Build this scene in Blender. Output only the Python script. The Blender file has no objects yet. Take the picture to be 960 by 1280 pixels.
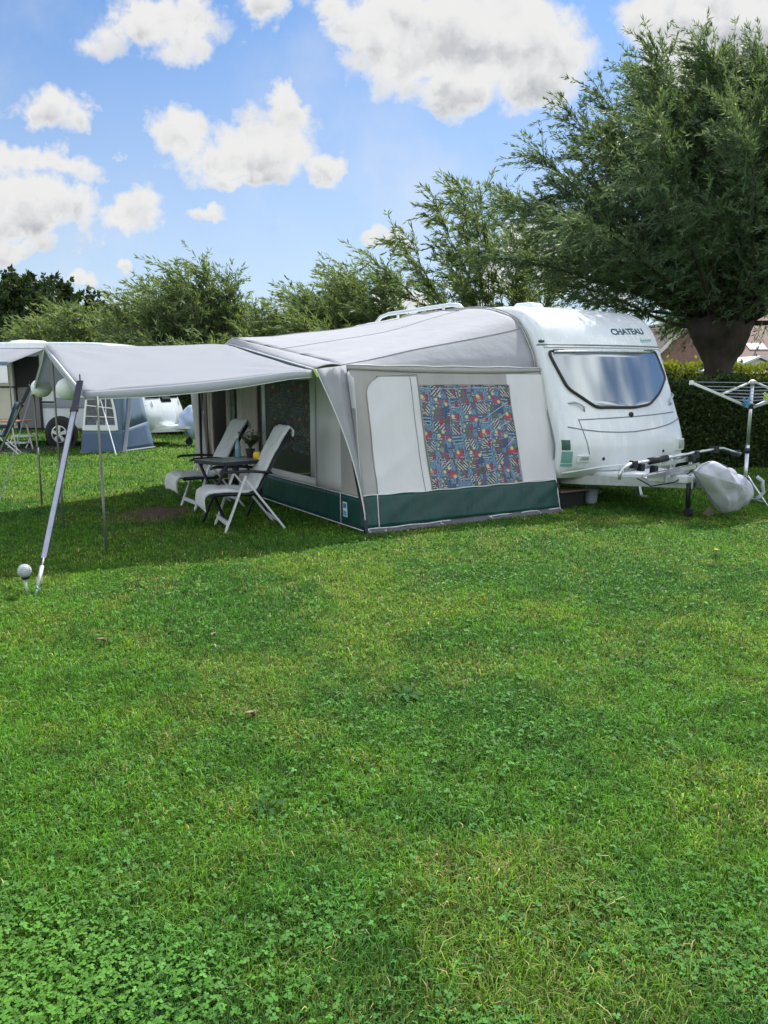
import bpy, bmesh, math, random
import numpy as np
from mathutils import Vector, Matrix, noise as mnoise

random.seed(7)
R = math.radians
SC = bpy.context.scene
COL = SC.collection

# ------------------------------------------------------------------ render settings
SC.view_settings.view_transform = 'Standard'
SC.view_settings.look = 'None'
SC.view_settings.gamma = 1.0
SC.view_settings.use_curve_mapping = False
SC.view_settings.exposure = 0.85
SC.render.engine = 'CYCLES'
cy = SC.cycles
cy.max_bounces = 7
cy.diffuse_bounces = 4
cy.glossy_bounces = 3
cy.transmission_bounces = 4
cy.transparent_max_bounces = 12
cy.caustics_reflective = False
cy.caustics_refractive = False
cy.use_denoising = True
try:
    cy.denoiser = 'OPENIMAGEDENOISE'; cy.denoising_input_passes = 'RGB_ALBEDO_NORMAL'; cy.denoising_prefilter = 'ACCURATE'
except Exception: pass

SUN_ELEV, SUN_AZ = 52.0, 24.0        # behind the scene, a little right of straight ahead

# ------------------------------------------------------------------ materials
def _nt(name):
    m = bpy.data.materials.new(name); m.use_nodes = True
    nt = m.node_tree
    for n in list(nt.nodes): nt.nodes.remove(n)
    return m, nt, nt.nodes, nt.links

def M(name, col, rough=0.5, metal=0.0, var=0.12, scale=5.0, bump=0.0, bscale=60.0, transl=0.0, coat=0.0, stretch=None, spec=0.5):
    m, nt, N, L = _nt(name)
    out = N.new('ShaderNodeOutputMaterial')
    p = N.new('ShaderNodeBsdfPrincipled')
    p.inputs['Roughness'].default_value = rough
    p.inputs['Metallic'].default_value = metal
    p.inputs['Coat Weight'].default_value = coat
    p.inputs['Specular IOR Level'].default_value = spec
    tc = N.new('ShaderNodeTexCoord')
    mp = N.new('ShaderNodeMapping')
    if stretch: mp.inputs['Scale'].default_value = stretch
    L.new(tc.outputs['Object'], mp.inputs['Vector'])
    nz = N.new('ShaderNodeTexNoise'); nz.inputs['Scale'].default_value = scale; nz.inputs['Detail'].default_value = 6
    nz.inputs['Roughness'].default_value = 0.6
    L.new(mp.outputs[0], nz.inputs['Vector'])
    rp = N.new('ShaderNodeMapRange'); rp.inputs[1].default_value = .3; rp.inputs[2].default_value = .7
    rp.inputs[3].default_value = 1 - var; rp.inputs[4].default_value = 1 + var
    L.new(nz.outputs['Fac'], rp.inputs[0])
    mx = N.new('ShaderNodeVectorMath'); mx.operation = 'SCALE'
    mx.inputs[0].default_value = col[:3]
    L.new(rp.outputs[0], mx.inputs['Scale'])
    L.new(mx.outputs[0], p.inputs['Base Color'])
    rr = N.new('ShaderNodeMapRange'); rr.inputs[1].default_value = .3; rr.inputs[2].default_value = .7
    rr.inputs[3].default_value = max(.02, rough - .08); rr.inputs[4].default_value = min(1, rough + .08)
    L.new(nz.outputs['Fac'], rr.inputs[0]); L.new(rr.outputs[0], p.inputs['Roughness'])
    if bump:
        b = N.new('ShaderNodeBump'); b.inputs['Strength'].default_value = bump; b.inputs['Distance'].default_value = .02
        n2 = N.new('ShaderNodeTexNoise'); n2.inputs['Scale'].default_value = bscale; n2.inputs['Detail'].default_value = 5
        L.new(mp.outputs[0], n2.inputs['Vector']); L.new(n2.outputs['Fac'], b.inputs['Height']); L.new(b.outputs[0], p.inputs['Normal'])
    if transl:
        t = N.new('ShaderNodeBsdfTranslucent'); L.new(mx.outputs[0], t.inputs['Color'])
        ms = N.new('ShaderNodeMixShader'); ms.inputs[0].default_value = transl
        L.new(p.outputs[0], ms.inputs[1]); L.new(t.outputs[0], ms.inputs[2]); L.new(ms.outputs[0], out.inputs[0])
    else:
        L.new(p.outputs[0], out.inputs[0])
    return m

def leaf_mat(name, c1, c2, rough=0.55, transl=0.35, spec=.22, tcol=(1.5, 1.45, .55)):
    """leaves: colour between c1 and c2 by a per-leaf value 'rnd'"""
    m, nt, N, L = _nt(name)
    out = N.new('ShaderNodeOutputMaterial')
    p = N.new('ShaderNodeBsdfPrincipled'); p.inputs['Roughness'].default_value = rough
    p.inputs['Specular IOR Level'].default_value = spec
    at = N.new('ShaderNodeAttribute'); at.attribute_name = 'rnd'
    mx = N.new('ShaderNodeMix'); mx.data_type = 'RGBA'
    mx.inputs[6].default_value = (*c1, 1); mx.inputs[7].default_value = (*c2, 1)
    L.new(at.outputs['Fac'], mx.inputs[0]); L.new(mx.outputs[2], p.inputs['Base Color'])
    t = N.new('ShaderNodeBsdfTranslucent')
    vm = N.new('ShaderNodeVectorMath'); vm.operation = 'MULTIPLY'; vm.inputs[1].default_value = tcol
    L.new(mx.outputs[2], vm.inputs[0]); L.new(vm.outputs[0], t.inputs['Color'])
    ms = N.new('ShaderNodeMixShader'); ms.inputs[0].default_value = transl
    L.new(p.outputs[0], ms.inputs[1]); L.new(t.outputs[0], ms.inputs[2]); L.new(ms.outputs[0], out.inputs[0])
    return m

def blade_mat(name, transl=.38, rough=.5, spec=.2):
    """grass and clover: the colour of each blade is stored on it"""
    m, nt, N, L = _nt(name)
    out = N.new('ShaderNodeOutputMaterial')
    p = N.new('ShaderNodeBsdfPrincipled'); p.inputs['Roughness'].default_value = rough
    p.inputs['Specular IOR Level'].default_value = spec
    at = N.new('ShaderNodeAttribute'); at.attribute_name = 'tint'
    L.new(at.outputs['Color'], p.inputs['Base Color'])
    t = N.new('ShaderNodeBsdfTranslucent')
    vm = N.new('ShaderNodeVectorMath'); vm.operation = 'MULTIPLY'; vm.inputs[1].default_value = (1.25, 1.25, .6)
    L.new(at.outputs['Color'], vm.inputs[0]); L.new(vm.outputs[0], t.inputs['Color'])
    ms = N.new('ShaderNodeMixShader'); ms.inputs[0].default_value = transl
    L.new(p.outputs[0], ms.inputs[1]); L.new(t.outputs[0], ms.inputs[2]); L.new(ms.outputs[0], out.inputs[0])
    return m

def glass_mat(name, tint, rough=.04, alpha=.35, bump=0.0, bscale=8.0, stretch=(1, 1, 1), gloss=.06, ior=1.45):
    """a pane: partly see-through film plus a mirror-like coat"""
    m, nt, N, L = _nt(name)
    out = N.new('ShaderNodeOutputMaterial')
    tr = N.new('ShaderNodeBsdfTransparent'); tr.inputs[0].default_value = (1, 1, 1, 1)
    df = N.new('ShaderNodeBsdfPrincipled'); df.inputs['Base Color'].default_value = (*tint, 1); df.inputs['Roughness'].default_value = .5
    gl = N.new('ShaderNodeBsdfGlossy'); gl.inputs['Roughness'].default_value = rough; gl.inputs['Color'].default_value = (.86, .96, 1, 1)
    m1 = N.new('ShaderNodeMixShader'); m1.inputs[0].default_value = alpha
    L.new(tr.outputs[0], m1.inputs[1]); L.new(df.outputs[0], m1.inputs[2])
    fr = N.new('ShaderNodeFresnel'); fr.inputs['IOR'].default_value = ior
    ad = N.new('ShaderNodeMath'); ad.operation = 'ADD'; ad.inputs[1].default_value = gloss; ad.use_clamp = True
    L.new(fr.outputs[0], ad.inputs[0])
    m2 = N.new('ShaderNodeMixShader'); L.new(ad.outputs[0], m2.inputs[0])
    L.new(m1.outputs[0], m2.inputs[1]); L.new(gl.outputs[0], m2.inputs[2]); L.new(m2.outputs[0], out.inputs[0])
    if bump:
        tc = N.new('ShaderNodeTexCoord'); mp = N.new('ShaderNodeMapping'); mp.inputs['Scale'].default_value = stretch
        L.new(tc.outputs['Object'], mp.inputs[0])
        n2 = N.new('ShaderNodeTexNoise'); n2.inputs['Scale'].default_value = bscale; n2.inputs['Detail'].default_value = 3
        n2.inputs['Distortion'].default_value = .6
        L.new(mp.outputs[0], n2.inputs['Vector'])
        b = N.new('ShaderNodeBump'); b.inputs['Strength'].default_value = bump; b.inputs['Distance'].default_value = .03
        L.new(n2.outputs['Fac'], b.inputs['Height'])
        L.new(b.outputs[0], gl.inputs['Normal']); L.new(b.outputs[0], fr.inputs['Normal'])
    return m

WHITE = M('caravan_white', (.73, .77, .80), .24, var=.055, scale=2.0, coat=.25, stretch=(4, 4, .4))
WHITE_TRIM = M('white_plastic', (.72, .76, .77), .35, var=.05, scale=8)
CREAM = M('cream_panel', (.62, .60, .50), .4, var=.06)
TEAL = M('teal_plastic', (.16, .36, .33), .35, var=.08)
TEAL_DARK = M('dark_teal_plastic', (.03, .10, .085), .3, var=.1)
TEAL_INK = M('teal_ink', (.02, .10, .12), .4, var=.1)
TEAL_PALE = M('pale_teal_ink', (.20, .42, .42), .4, var=.1)
BLACK = M('black_rubber', (.012, .013, .015), .5, var=.2)
SEAM = M('grey_seam', (.20, .23, .25), .5, var=.1)
SILVER = M('brushed_aluminium', (.62, .64, .66), .32, .85, var=.08, scale=14)
STEEL_PALE = M('pale_galvanised_steel', (.50, .53, .55), .45, .5, var=.12, scale=14)
NAVY = M('navy_webbing', (.010, .014, .032), .6, var=.15)
STRAP = M('grey_blue_strap', (.30, .33, .41), .6, var=.1, scale=20)
POLE = M('grey_steel_pole', (.16, .18, .155), .45, .3, var=.1)
CANVAS = M('grey_canvas', (.36, .37, .40), .85, var=.06, scale=3, bump=.7, bscale=5, transl=.08, spec=.2)
CANVAS_SIDE = M('mid_grey_canvas', (.40, .39, .385), .85, var=.07, scale=3, bump=.8, bscale=7, stretch=(1, 1, .35), transl=.06, spec=.2)
CANVAS_LIGHT = M('pale_grey_canvas', (.71, .71, .735), .85, var=.05, scale=2.5, bump=.7, bscale=6, stretch=(1, 1, .3), transl=.08, spec=.2)
CANVAS_PINK = M('taupe_canvas', (.46, .40, .39), .85, var=.07, scale=4, bump=.5, bscale=7, transl=.08, spec=.2)
CANOPY = M('sun_canopy_cloth', (.45, .47, .515), .8, var=.04, scale=2, bump=.35, bscale=4, transl=.42, spec=.2)
VALANCE = M('valance_cloth', (.47, .50, .54), .75, var=.05, scale=3, bump=.4, bscale=6, transl=.2, spec=.2)
HOODIN = M('blue_grey_lining', (.16, .22, .32), .8, var=.1)
GREEN = M('bottle_green_vinyl', (.006, .055, .048), .42, var=.14, scale=3, bump=1.0, bscale=4, stretch=(1.6, 1.6, .5), spec=.4)
MUD = M('grey_mud_flap', (.085, .085, .10), .55, var=.25, scale=6, bump=.9, bscale=9)
PIPING = M('white_piping', (.66, .68, .68), .6, var=.05)
LABEL_W = M('label_white', (.75, .78, .8), .5, var=.03)
LABEL_B = M('label_blue', (.05, .23, .48), .5, var=.05)
LABEL_C = M('label_cyan', (.10, .38, .62), .5, var=.05)
DARKIN = M('dark_interior', (.02, .02, .022), .9, var=.3)
TYRE = M('tyre_rubber', (.016, .016, .017), .8, var=.2)
TOWEL = M('grey_towel', (.66, .68, .69), .95, var=.10, scale=8, bump=.9, bscale=14, transl=.05)
NAVYPL = M('navy_plastic', (.012, .016, .028), .45, var=.2)
CHAIRW = M('white_chair_tube', (.66, .69, .72), .35, var=.05)
TABLETOP = M('grey_tabletop', (.30, .31, .32), .3, var=.12, scale=10)
POT = M('dark_pot', (.02, .02, .022), .5, var=.2)
YELLOW = M('yellow_jar', (.78, .55, .03), .35, var=.08)
BOTTLE = M('pale_blue_glass', (.16, .30, .38), .12, var=.1)
BAG = M('grey_rain_cover', (.46, .48, .55), .55, var=.06, scale=4, bump=.3, bscale=7, transl=.05)
BAG_BLUE = M('white_blue_cover', (.42, .52, .72), .6, var=.08, scale=4)
BARK = M('willow_bark', (.042, .033, .026), .95, var=.4, scale=9, bump=1.0, bscale=12, stretch=(1, 1, .25))
BARK2 = M('twig_bark', (.10, .085, .05), .9, var=.3, scale=9)
CORE = M('hedge_dark_core', (.018, .022, .012), .95, var=.4, scale=9)  # dark core: twigs plus the shade inside the hedge, as colour
BRICK = M('dusky_brick', (.22, .135, .11), .9, var=.25, scale=6)
TILE = M('brown_roof_tiles', (.19, .125, .105), .85, var=.2, scale=5, bump=.5, bscale=20)
TILE_D = M('dark_roof_tiles', (.10, .075, .068), .85, var=.2, scale=5)
SKYLIGHT = M('pale_roof_light', (.50, .47, .44), .3, var=.1)
FASCIA = M('pale_fascia', (.62, .58, .53), .6, var=.08)
RED = M('red_plastic', (.45, .02, .02), .4, var=.1)
LIME = M('lime_plastic', (.45, .62, .05), .4, var=.1)
BLUEPEG = M('blue_plastic', (.05, .25, .5), .4, var=.1)
BUCKET = M('grey_bucket', (.32, .36, .42), .5, var=.1)
CRATEB = M('black_crate', (.015, .015, .017), .6, var=.2)
WOOD = M('weathered_wood', (.20, .16, .12), .8, var=.2, scale=12)
FABRIC_BLUE = M('faded_blue_canvas', (.15, .215, .31), .8, var=.07, scale=3, bump=.4, bscale=6, transl=.1)
FABRIC_BLUED = M('deep_blue_canvas', (.07, .115, .20), .7, var=.1, scale=3, bump=.4, bscale=6)
FABRIC_GREY = M('blue_grey_strip', (.28, .31, .35), .8, var=.06)
CHAIRBLUE = M('blue_chair_mesh', (.02, .055, .12), .7, var=.15)
ORANGEW = M('orange_wood', (.38, .19, .10), .5, var=.12)
MAT_DARK = M('dark_ground_sheet', (.035, .035, .045), .85, var=.2)
PAPER = M('white_paper_shade', (.88, .92, .93), .7, var=.03, transl=.12)
FROST = M('frosted_glass', (.42, .45, .48), .16, var=.25, scale=40, bump=.3, bscale=80)
BROWNLEAF = M('dry_leaf', (.24, .18, .11), .8, var=.2)
YFLOWER = M('yellow_petals', (.8, .5, .02), .7, var=.1)
BIRDM = M('dark_feathers', (.03, .03, .035), .8, var=.2)
VINYL = glass_mat('clear_vinyl', (.30, .33, .38), .14, .08, bump=.35, bscale=3.0, stretch=(.6, .6, 7), gloss=.012, ior=1.0)
VINYL_DARK = glass_mat('dark_clear_vinyl', (.012, .014, .016), .05, .86, bump=1.0, bscale=16.0, stretch=(1, 1, .7), gloss=.05, ior=1.0)
VINYL_DIM = glass_mat('dim_room_vinyl', (.010, .012, .012), .05, .55, bump=1.0, bscale=14.0, stretch=(1, 1, .7), gloss=.022, ior=1.0)  # clear film; the gloom of the room behind is put into its tint
PANE = glass_mat('tinted_acrylic', (.045, .05, .055), .09, .86, bump=.0, bscale=1.6, stretch=(1, 1, 2.5), gloss=.25)
PANE_FAR = glass_mat('tinted_acrylic_far', (.10, .09, .09), .06, .9, gloss=.25)
WILLOW_L = leaf_mat('willow_leaf', (.056, .110, .054), (.160, .220, .150), transl=.40)
WILLOW_P = leaf_mat('pale_willow_leaf', (.080, .140, .052), (.205, .265, .145), transl=.42)
OAK_L = leaf_mat('dark_oak_leaf', (.020, .040, .014), (.050, .080, .028), transl=.2)
HEDGE_L = leaf_mat('hedge_leaf', (.032, .065, .020), (.085, .135, .042), rough=.35, transl=.25)
HEDGE_Y = leaf_mat('sunny_hedge_leaf', (.11, .16, .03), (.24, .26, .05), transl=.4)
WEED = M('weed_leaf', (.045, .115, .035), .8, var=.3, scale=40, transl=.25, spec=.1)
TABLELEAF = M('houseplant_leaf', (.06, .15, .03), .5, var=.4, scale=60, transl=.3)
POTLEAF = leaf_mat('pot_plant_leaf', (.03, .07, .02), (.09, .15, .04))
BLADE = blade_mat('grass_blade')
CLOVER = blade_mat('clover_leaf', transl=.25, rough=.6, spec=.15)

# ------------------------------------------------------------------ mesh builder
ORG = {}
class MB:
    def __init__(self): self.v = []; self.f = []; self.m = []
    def add(self, vs, fs, mi=0):
        o = len(self.v); self.v += [tuple(p) for p in vs]
        for f in fs: self.f.append([i + o for i in f]); self.m.append(mi)
        return self
    def frame_box(self, c, ax, ay, az, mi=0):
        """box with half-extent vectors ax, ay, az"""
        c = Vector(c); ax = Vector(ax); ay = Vector(ay); az = Vector(az)
        vs = [c + ax*i + ay*j + az*k for i in (-1, 1) for j in (-1, 1) for k in (-1, 1)]
        return self.add(vs, [(0,1,3,2), (4,6,7,5), (0,4,5,1), (2,3,7,6), (0,2,6,4), (1,5,7,3)], mi)
    def box(self, c, s, mi=0):
        return self.frame_box(c, (s[0]/2,0,0), (0,s[1]/2,0), (0,0,s[2]/2), mi)
    def tube(self, pts, r, n=8, mi=0, flat=None):
        pts = [Vector(p) for p in pts]; N = len(pts)
        rs = r if isinstance(r, (list, tuple)) else [r]*N
        prev = None; rings = []
        for i, p in enumerate(pts):
            d = (pts[min(i+1, N-1)] - pts[max(i-1, 0)]).normalized()
            if prev is None:
                a = Vector((0,0,1)) if abs(d.z) < .9 else Vector((1,0,0))
                x = d.cross(a).normalized()
            else:
                x = (prev - d*prev.dot(d)).normalized()
            prev = x; y = d.cross(x)
            k = flat if flat else 1.0
            rings.append([p + (x*math.cos(2*math.pi*j/n) + y*k*math.sin(2*math.pi*j/n))*rs[i] for j in range(n)])
        vs = [q for rg in rings for q in rg]; fs = []
        for i in range(N-1):
            for j in range(n):
                fs.append((i*n+j, i*n+(j+1) % n, (i+1)*n+(j+1) % n, (i+1)*n+j))
        fs.append(tuple(range(n))[::-1]); fs.append(tuple((N-1)*n + j for j in range(n)))
        return self.add(vs, fs, mi)
    def bar(self, a, b, w, h, up=(0,0,1), mi=0):
        a = Vector(a); b = Vector(b); d = b - a; L = d.length; d.normalize()
        up = Vector(up)
        if abs(d.dot(up)) > .98: up = Vector((1,0,0))
        x = d.cross(up).normalized(); y = x.cross(d).normalized()
        return self.frame_box((a+b)/2, d*L/2, x*w/2, y*h/2, mi)
    def lathe(self, c, prof, n=16, mi=0, axis=(0,0,1)):
        ax = Vector(axis).normalized()
        a = Vector((1,0,0)) if abs(ax.x) < .9 else Vector((0,1,0))
        x = ax.cross(a).normalized(); y = ax.cross(x); c = Vector(c)
        vs = []
        for r, z in prof:
            for j in range(n):
                t = 2*math.pi*j/n
                vs.append(c + ax*z + (x*math.cos(t) + y*math.sin(t))*max(r, 1e-4))
        fs = []
        for i in range(len(prof)-1):
            for j in range(n): fs.append((i*n+j, i*n+(j+1) % n, (i+1)*n+(j+1) % n, (i+1)*n+j))
        fs.append(tuple(range(n))[::-1]); fs.append(tuple((len(prof)-1)*n+j for j in range(n)))
        return self.add(vs, fs, mi)
    def sphere(self, c, r, n=16, mi=0, sq=(1,1,1)):
        prof = [(math.sin(math.pi*i/n), -math.cos(math.pi*i/n)) for i in range(n+1)]
        o = len(self.v); self.lathe((0,0,0), prof, n*2, mi)
        for i in range(o, len(self.v)):
            p = self.v[i]; self.v[i] = (c[0]+p[0]*r*sq[0], c[1]+p[1]*r*sq[1], c[2]+p[2]*r*sq[2])
        return self
    def grid(self, P, mi=0):
        a = len(P); b = len(P[0])
        vs = [q for row in P for q in row]
        return self.add(vs, [(i*b+j, i*b+j+1, (i+1)*b+j+1, (i+1)*b+j) for i in range(a-1) for j in range(b-1)], mi)
    def poly(self, pts, mi=0): return self.add(pts, [tuple(range(len(pts)))], mi)
    def prism(self, pts, off, mi=0):
        """polygon extruded by vector off"""
        n = len(pts); off = Vector(off)
        vs = [Vector(p) for p in pts] + [Vector(p)+off for p in pts]
        fs = [tuple(range(n))[::-1], tuple(range(n, 2*n))] + [(i, (i+1) % n, n+(i+1) % n, n+i) for i in range(n)]
        return self.add(vs, fs, mi)
    def build(self, name, mats, parent=None, at=None, smooth=False, solid=0.0, bevel=0.0, offset=0.0, angle=None):
        if not isinstance(mats, (list, tuple)): mats = [mats]
        org = Vector(ORG[parent.name]) if parent is not None else Vector(at if at is not None else (0,0,0))
        me = bpy.data.meshes.new(name)
        me.from_pydata([tuple(Vector(p) - org) for p in self.v], [], self.f)
        for m in mats: me.materials.append(m)
        me.polygons.foreach_set('material_index', self.m)
        bm = bmesh.new(); bm.from_mesh(me)
        bmesh.ops.remove_doubles(bm, verts=bm.verts, dist=1e-5)
        bmesh.ops.recalc_face_normals(bm, faces=bm.faces)
        bm.to_mesh(me); bm.free()
        if smooth: me.polygons.foreach_set('use_smooth', [True]*len(me.polygons))
        o = bpy.data.objects.new(name, me); COL.objects.link(o)
        if parent is not None: o.parent = parent
        else: o.location = org
        ORG[o.name] = org
        if smooth and angle:
            try: me.set_sharp_from_angle(angle=R(angle))
            except Exception: pass
        if solid:
            md = o.modifiers.new('thickness', 'SOLIDIFY'); md.thickness = solid; md.offset = offset
        if bevel:
            md = o.modifiers.new('edge', 'BEVEL'); md.width = bevel; md.segments = 2; md.limit_method = 'ANGLE'
        return o

def tag(o, label=None, cat=None, group=None, kind=None):
    if label: o['label'] = label
    if cat: o['category'] = cat
    if group: o['group'] = group
    if kind: o['kind'] = kind
    return o
def thing(name, label, cat, at, group=None):
    o = bpy.data.objects.new(name, None); COL.objects.link(o)
    o.empty_display_size = .2; o.location = at; ORG[o.name] = Vector(at)
    return tag(o, label, cat, group)

def np_mesh(name, V, F, mats, parent=None, at=(0,0,0), attr=None, smooth=False, nper=4):
    """big mesh from arrays: V (n,3), F (m,nper) or flat loops with nper array"""
    org = np.array(ORG[parent.name] if parent is not None else at, dtype=np.float32)
    me = bpy.data.meshes.new(name)
    V = (V - org).astype(np.float32)
    me.vertices.add(len(V)); me.vertices.foreach_set('co', V.ravel())
    if isinstance(nper, int):
        sizes = np.full(len(F), nper, dtype=np.int32)
    else: sizes = nper.astype(np.int32)
    loops = np.asarray(F).ravel().astype(np.int32)
    me.loops.add(len(loops)); me.loops.foreach_set('vertex_index', loops)
    starts = np.concatenate([[0], np.cumsum(sizes)[:-1]]).astype(np.int32)
    me.polygons.add(len(sizes)); me.polygons.foreach_set('loop_start', starts)
    me.update(calc_edges=True)
    if smooth: me.polygons.foreach_set('use_smooth', np.ones(len(sizes), dtype=bool))
    for m in (mats if isinstance(mats, list) else [mats]): me.materials.append(m)
    if attr:
        for an, (typ, dom, arr) in attr.items():
            a = me.attributes.new(an, typ, dom)
            a.data.foreach_set('color' if typ == 'FLOAT_COLOR' else 'value', np.ascontiguousarray(arr, dtype=np.float32).ravel())
    o = bpy.data.objects.new(name, me); COL.objects.link(o)
    if parent is not None: o.parent = parent
    else: o.location = tuple(org)
    ORG[o.name] = Vector(tuple(org))
    return o

# value noise in numpy for patches
_rng0 = np.random.default_rng(3)
_tab = _rng0.random((256, 256))
def vnoise(x, y, s):
    x = np.asarray(x)*s + 91.3; y = np.asarray(y)*s + 57.7
    xi = np.floor(x).astype(int); yi = np.floor(y).astype(int); fx = x-xi; fy = y-yi
    fx = fx*fx*(3-2*fx); fy = fy*fy*(3-2*fy)
    a = _tab[xi % 256, yi % 256]; b = _tab[(xi+1) % 256, yi % 256]; c = _tab[xi % 256, (yi+1) % 256]; d = _tab[(xi+1) % 256, (yi+1) % 256]
    return (a*(1-fx)+b*fx)*(1-fy) + (c*(1-fx)+d*fx)*fy
def fbm(x, y, s): return .5*vnoise(x,y,s)+.3*vnoise(x+7,y+3,s*2.1)+.2*vnoise(x+17,y+13,s*4.3)
def sm(a, b, x): t = np.clip((x-a)/(b-a), 0, 1); return t*t*(3-2*t)
def lerp(a, b, t): return a + (b-a)*t
def interp(tab, x):
    for (a, b), (c, d) in zip(tab, tab[1:]):
        if a <= x <= c: return b + (d-b)*(x-a)/(c-a)
    return tab[0][1] if x < tab[0][0] else tab[-1][1]

# ------------------------------------------------------------------ camera, sky, sun
CAM_H = 1.55
cam = bpy.data.cameras.new('camera'); co = bpy.data.objects.new('camera', cam); COL.objects.link(co)
cam.sensor_fit = 'VERTICAL'; cam.sensor_height = 24; cam.lens = 18; cam.clip_start = .05; cam.clip_end = 3000
PITCH = math.atan(160/960)
co.location = (0, 0, CAM_H); co.rotation_euler = (R(90) - PITCH, 0, 0)
SC.camera = co

sun = bpy.data.lights.new('sun', 'SUN'); so = bpy.data.objects.new('sun', sun); COL.objects.link(so)
sun.energy = 3.7; sun.angle = R(.6); sun.color = (1, .965, .905)
sd = Vector((math.sin(R(SUN_AZ))*math.cos(R(SUN_ELEV)), math.cos(R(SUN_AZ))*math.cos(R(SUN_ELEV)), math.sin(R(SUN_ELEV))))
so.rotation_euler = sd.to_track_quat('Z', 'Y').to_euler(); so.location = (6, 12, 20)

world = bpy.data.worlds.new('World'); SC.world = world; world.use_nodes = True
def build_world():
    nt = world.node_tree; N = nt.nodes; L = nt.links
    for n in list(N): N.remove(n)
    out = N.new('ShaderNodeOutputWorld'); bg = N.new('ShaderNodeBackground'); bg.inputs[1].default_value = .10
    L.new(bg.outputs[0], out.inputs[0])
    sky = N.new('ShaderNodeTexSky'); sky.sky_type = 'NISHITA'; sky.sun_disc = False
    sky.sun_elevation = R(SUN_ELEV); sky.sun_rotation = R(SUN_AZ); sky.air_density = 1.0; sky.dust_density = .6; sky.ozone_density = 2.0
    tc = N.new('ShaderNodeTexCoord')
    def math_(op, a, b=None, clamp=False):
        n = N.new('ShaderNodeMath'); n.operation = op; n.use_clamp = clamp
        for i, x in enumerate((a, b)):
            if x is None: continue
            if isinstance(x, (int, float)): n.inputs[i].default_value = x
            else: L.new(x, n.inputs[i])
        return n.outputs[0]
    def smooth(x, lo, hi, o0=0., o1=1.):
        n = N.new('ShaderNodeMapRange'); n.interpolation_type = 'SMOOTHSTEP'
        n.inputs[1].default_value = lo; n.inputs[2].default_value = hi; n.inputs[3].default_value = o0; n.inputs[4].default_value = o1
        L.new(x, n.inputs[0]); return n.outputs[0]
    sp = N.new('ShaderNodeSeparateXYZ'); L.new(tc.outputs['Generated'], sp.inputs[0])
    X, Y, Z = sp.outputs
    Yc = math_('MAXIMUM', Y, .08)
    U = math_('DIVIDE', X, Yc); V = math_('DIVIDE', Z, Yc)
    uv = N.new('ShaderNodeCombineXYZ'); L.new(U, uv.inputs[0]); L.new(V, uv.inputs[1])
    def noise(vec, scale, detail, rough=.55, off=(0,0,0), dist=0.):
        mp = N.new('ShaderNodeMapping'); mp.inputs['Location'].default_value = off; L.new(vec, mp.inputs[0])
        n = N.new('ShaderNodeTexNoise'); n.noise_dimensions = '2D' if vec == uv.outputs[0] else '3D'; n.inputs['Scale'].default_value = scale; n.inputs['Detail'].default_value = detail
        n.inputs['Roughness'].default_value = rough; n.inputs['Distortion'].default_value = dist
        L.new(mp.outputs[0], n.inputs['Vector']); return n
    # warp the coordinates so that outlines billow
    w1 = noise(uv.outputs[0], 7., 5, .6)
    vm = N.new('ShaderNodeVectorMath'); vm.operation = 'SUBTRACT'; L.new(w1.outputs['Color'], vm.inputs[0]); vm.inputs[1].default_value = (.5,.5,.5)
    vs = N.new('ShaderNodeVectorMath'); vs.operation = 'SCALE'; vs.inputs['Scale'].default_value = .085; L.new(vm.outputs[0], vs.inputs[0])
    va = N.new('ShaderNodeVectorMath'); va.operation = 'ADD'; L.new(uv.outputs[0], va.inputs[0]); L.new(vs.outputs[0], va.inputs[1])
    ws = N.new('ShaderNodeSeparateXYZ'); L.new(va.outputs[0], ws.inputs[0]); WU, WV = ws.outputs[0], ws.outputs[1]
    cth, sth = math.cos(PITCH), math.sin(PITCH)
    def d2uv(px, py):
        u = (px-480)/960; v = (640-py)/960; y = cth - v*sth*-1*-1 if False else cth + v*sth*0
        yy = cth - (-v)*sth*0
        fy = cth + v*sth; fz = -sth + v*cth
        return u/fy, fz/fy
    # the clouds of the day: centre, half width, half height (in the units of a 960 px wide frame), thickness
    clouds = [
        (205, 42, 78, 36, .75), (150, 55, 42, 24, .5), (240, 20, 30, 34, .6), (225, 66, 40, 20, .5),
        (60, 135, 50, 30, .75), (95, 148, 32, 14, .4),
        (310, 185, 118, 48, 1.0), (350, 140, 28, 26, .7), (410, 212, 40, 28, .7), (235, 168, 50, 34, .7), (300, 222, 70, 18, .6),
        (40, 205, 110, 24, .6), (40, 262, 92, 44, .95), (-20, 250, 80, 50, .9), (165, 268, 62, 34, .7), (175, 290, 40, 16, .4),
        (265, 272, 36, 14, .5), (98, 342, 18, 13, .6), (147, 338, 17, 9, .55), (150, 185, 14, 9, .3),
        (595, 60, 150, 74, 1.7), (520, 20, 110, 46, 1.5), (560, 118, 70, 32, 1.0), (680, 50, 50, 60, 1.0), (640, 110, 70, 34, .9),
        (330, 12, 40, 26, .7), (420, 10, 46, 22, .7), (450, 32, 34, 20, .5),
        (880, 40, 120, 62, 1.9), (960, 60, 120, 90, 1.8), (800, 40, 40, 30, .7), (830, 100, 60, 40, .8),
        (475, 300, 26, 16, .5), (500, 375, 40, 22, .6), (20, 312, 70, 18, .5), (600, 240, 30, 40, .25), (720, 330, 160, 60, .7),
        (120, -90, 160, 40, .8), (600, -80, 200, 60, 1.3), (-140, 120, 110, 50, .9), (-180, 300, 150, 30, .8), (1120, 240, 160, 90, 1.2),
        (1200, 390, 170, 34, .8),
    ]
    dens = None; hs = None; wsum = None
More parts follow.
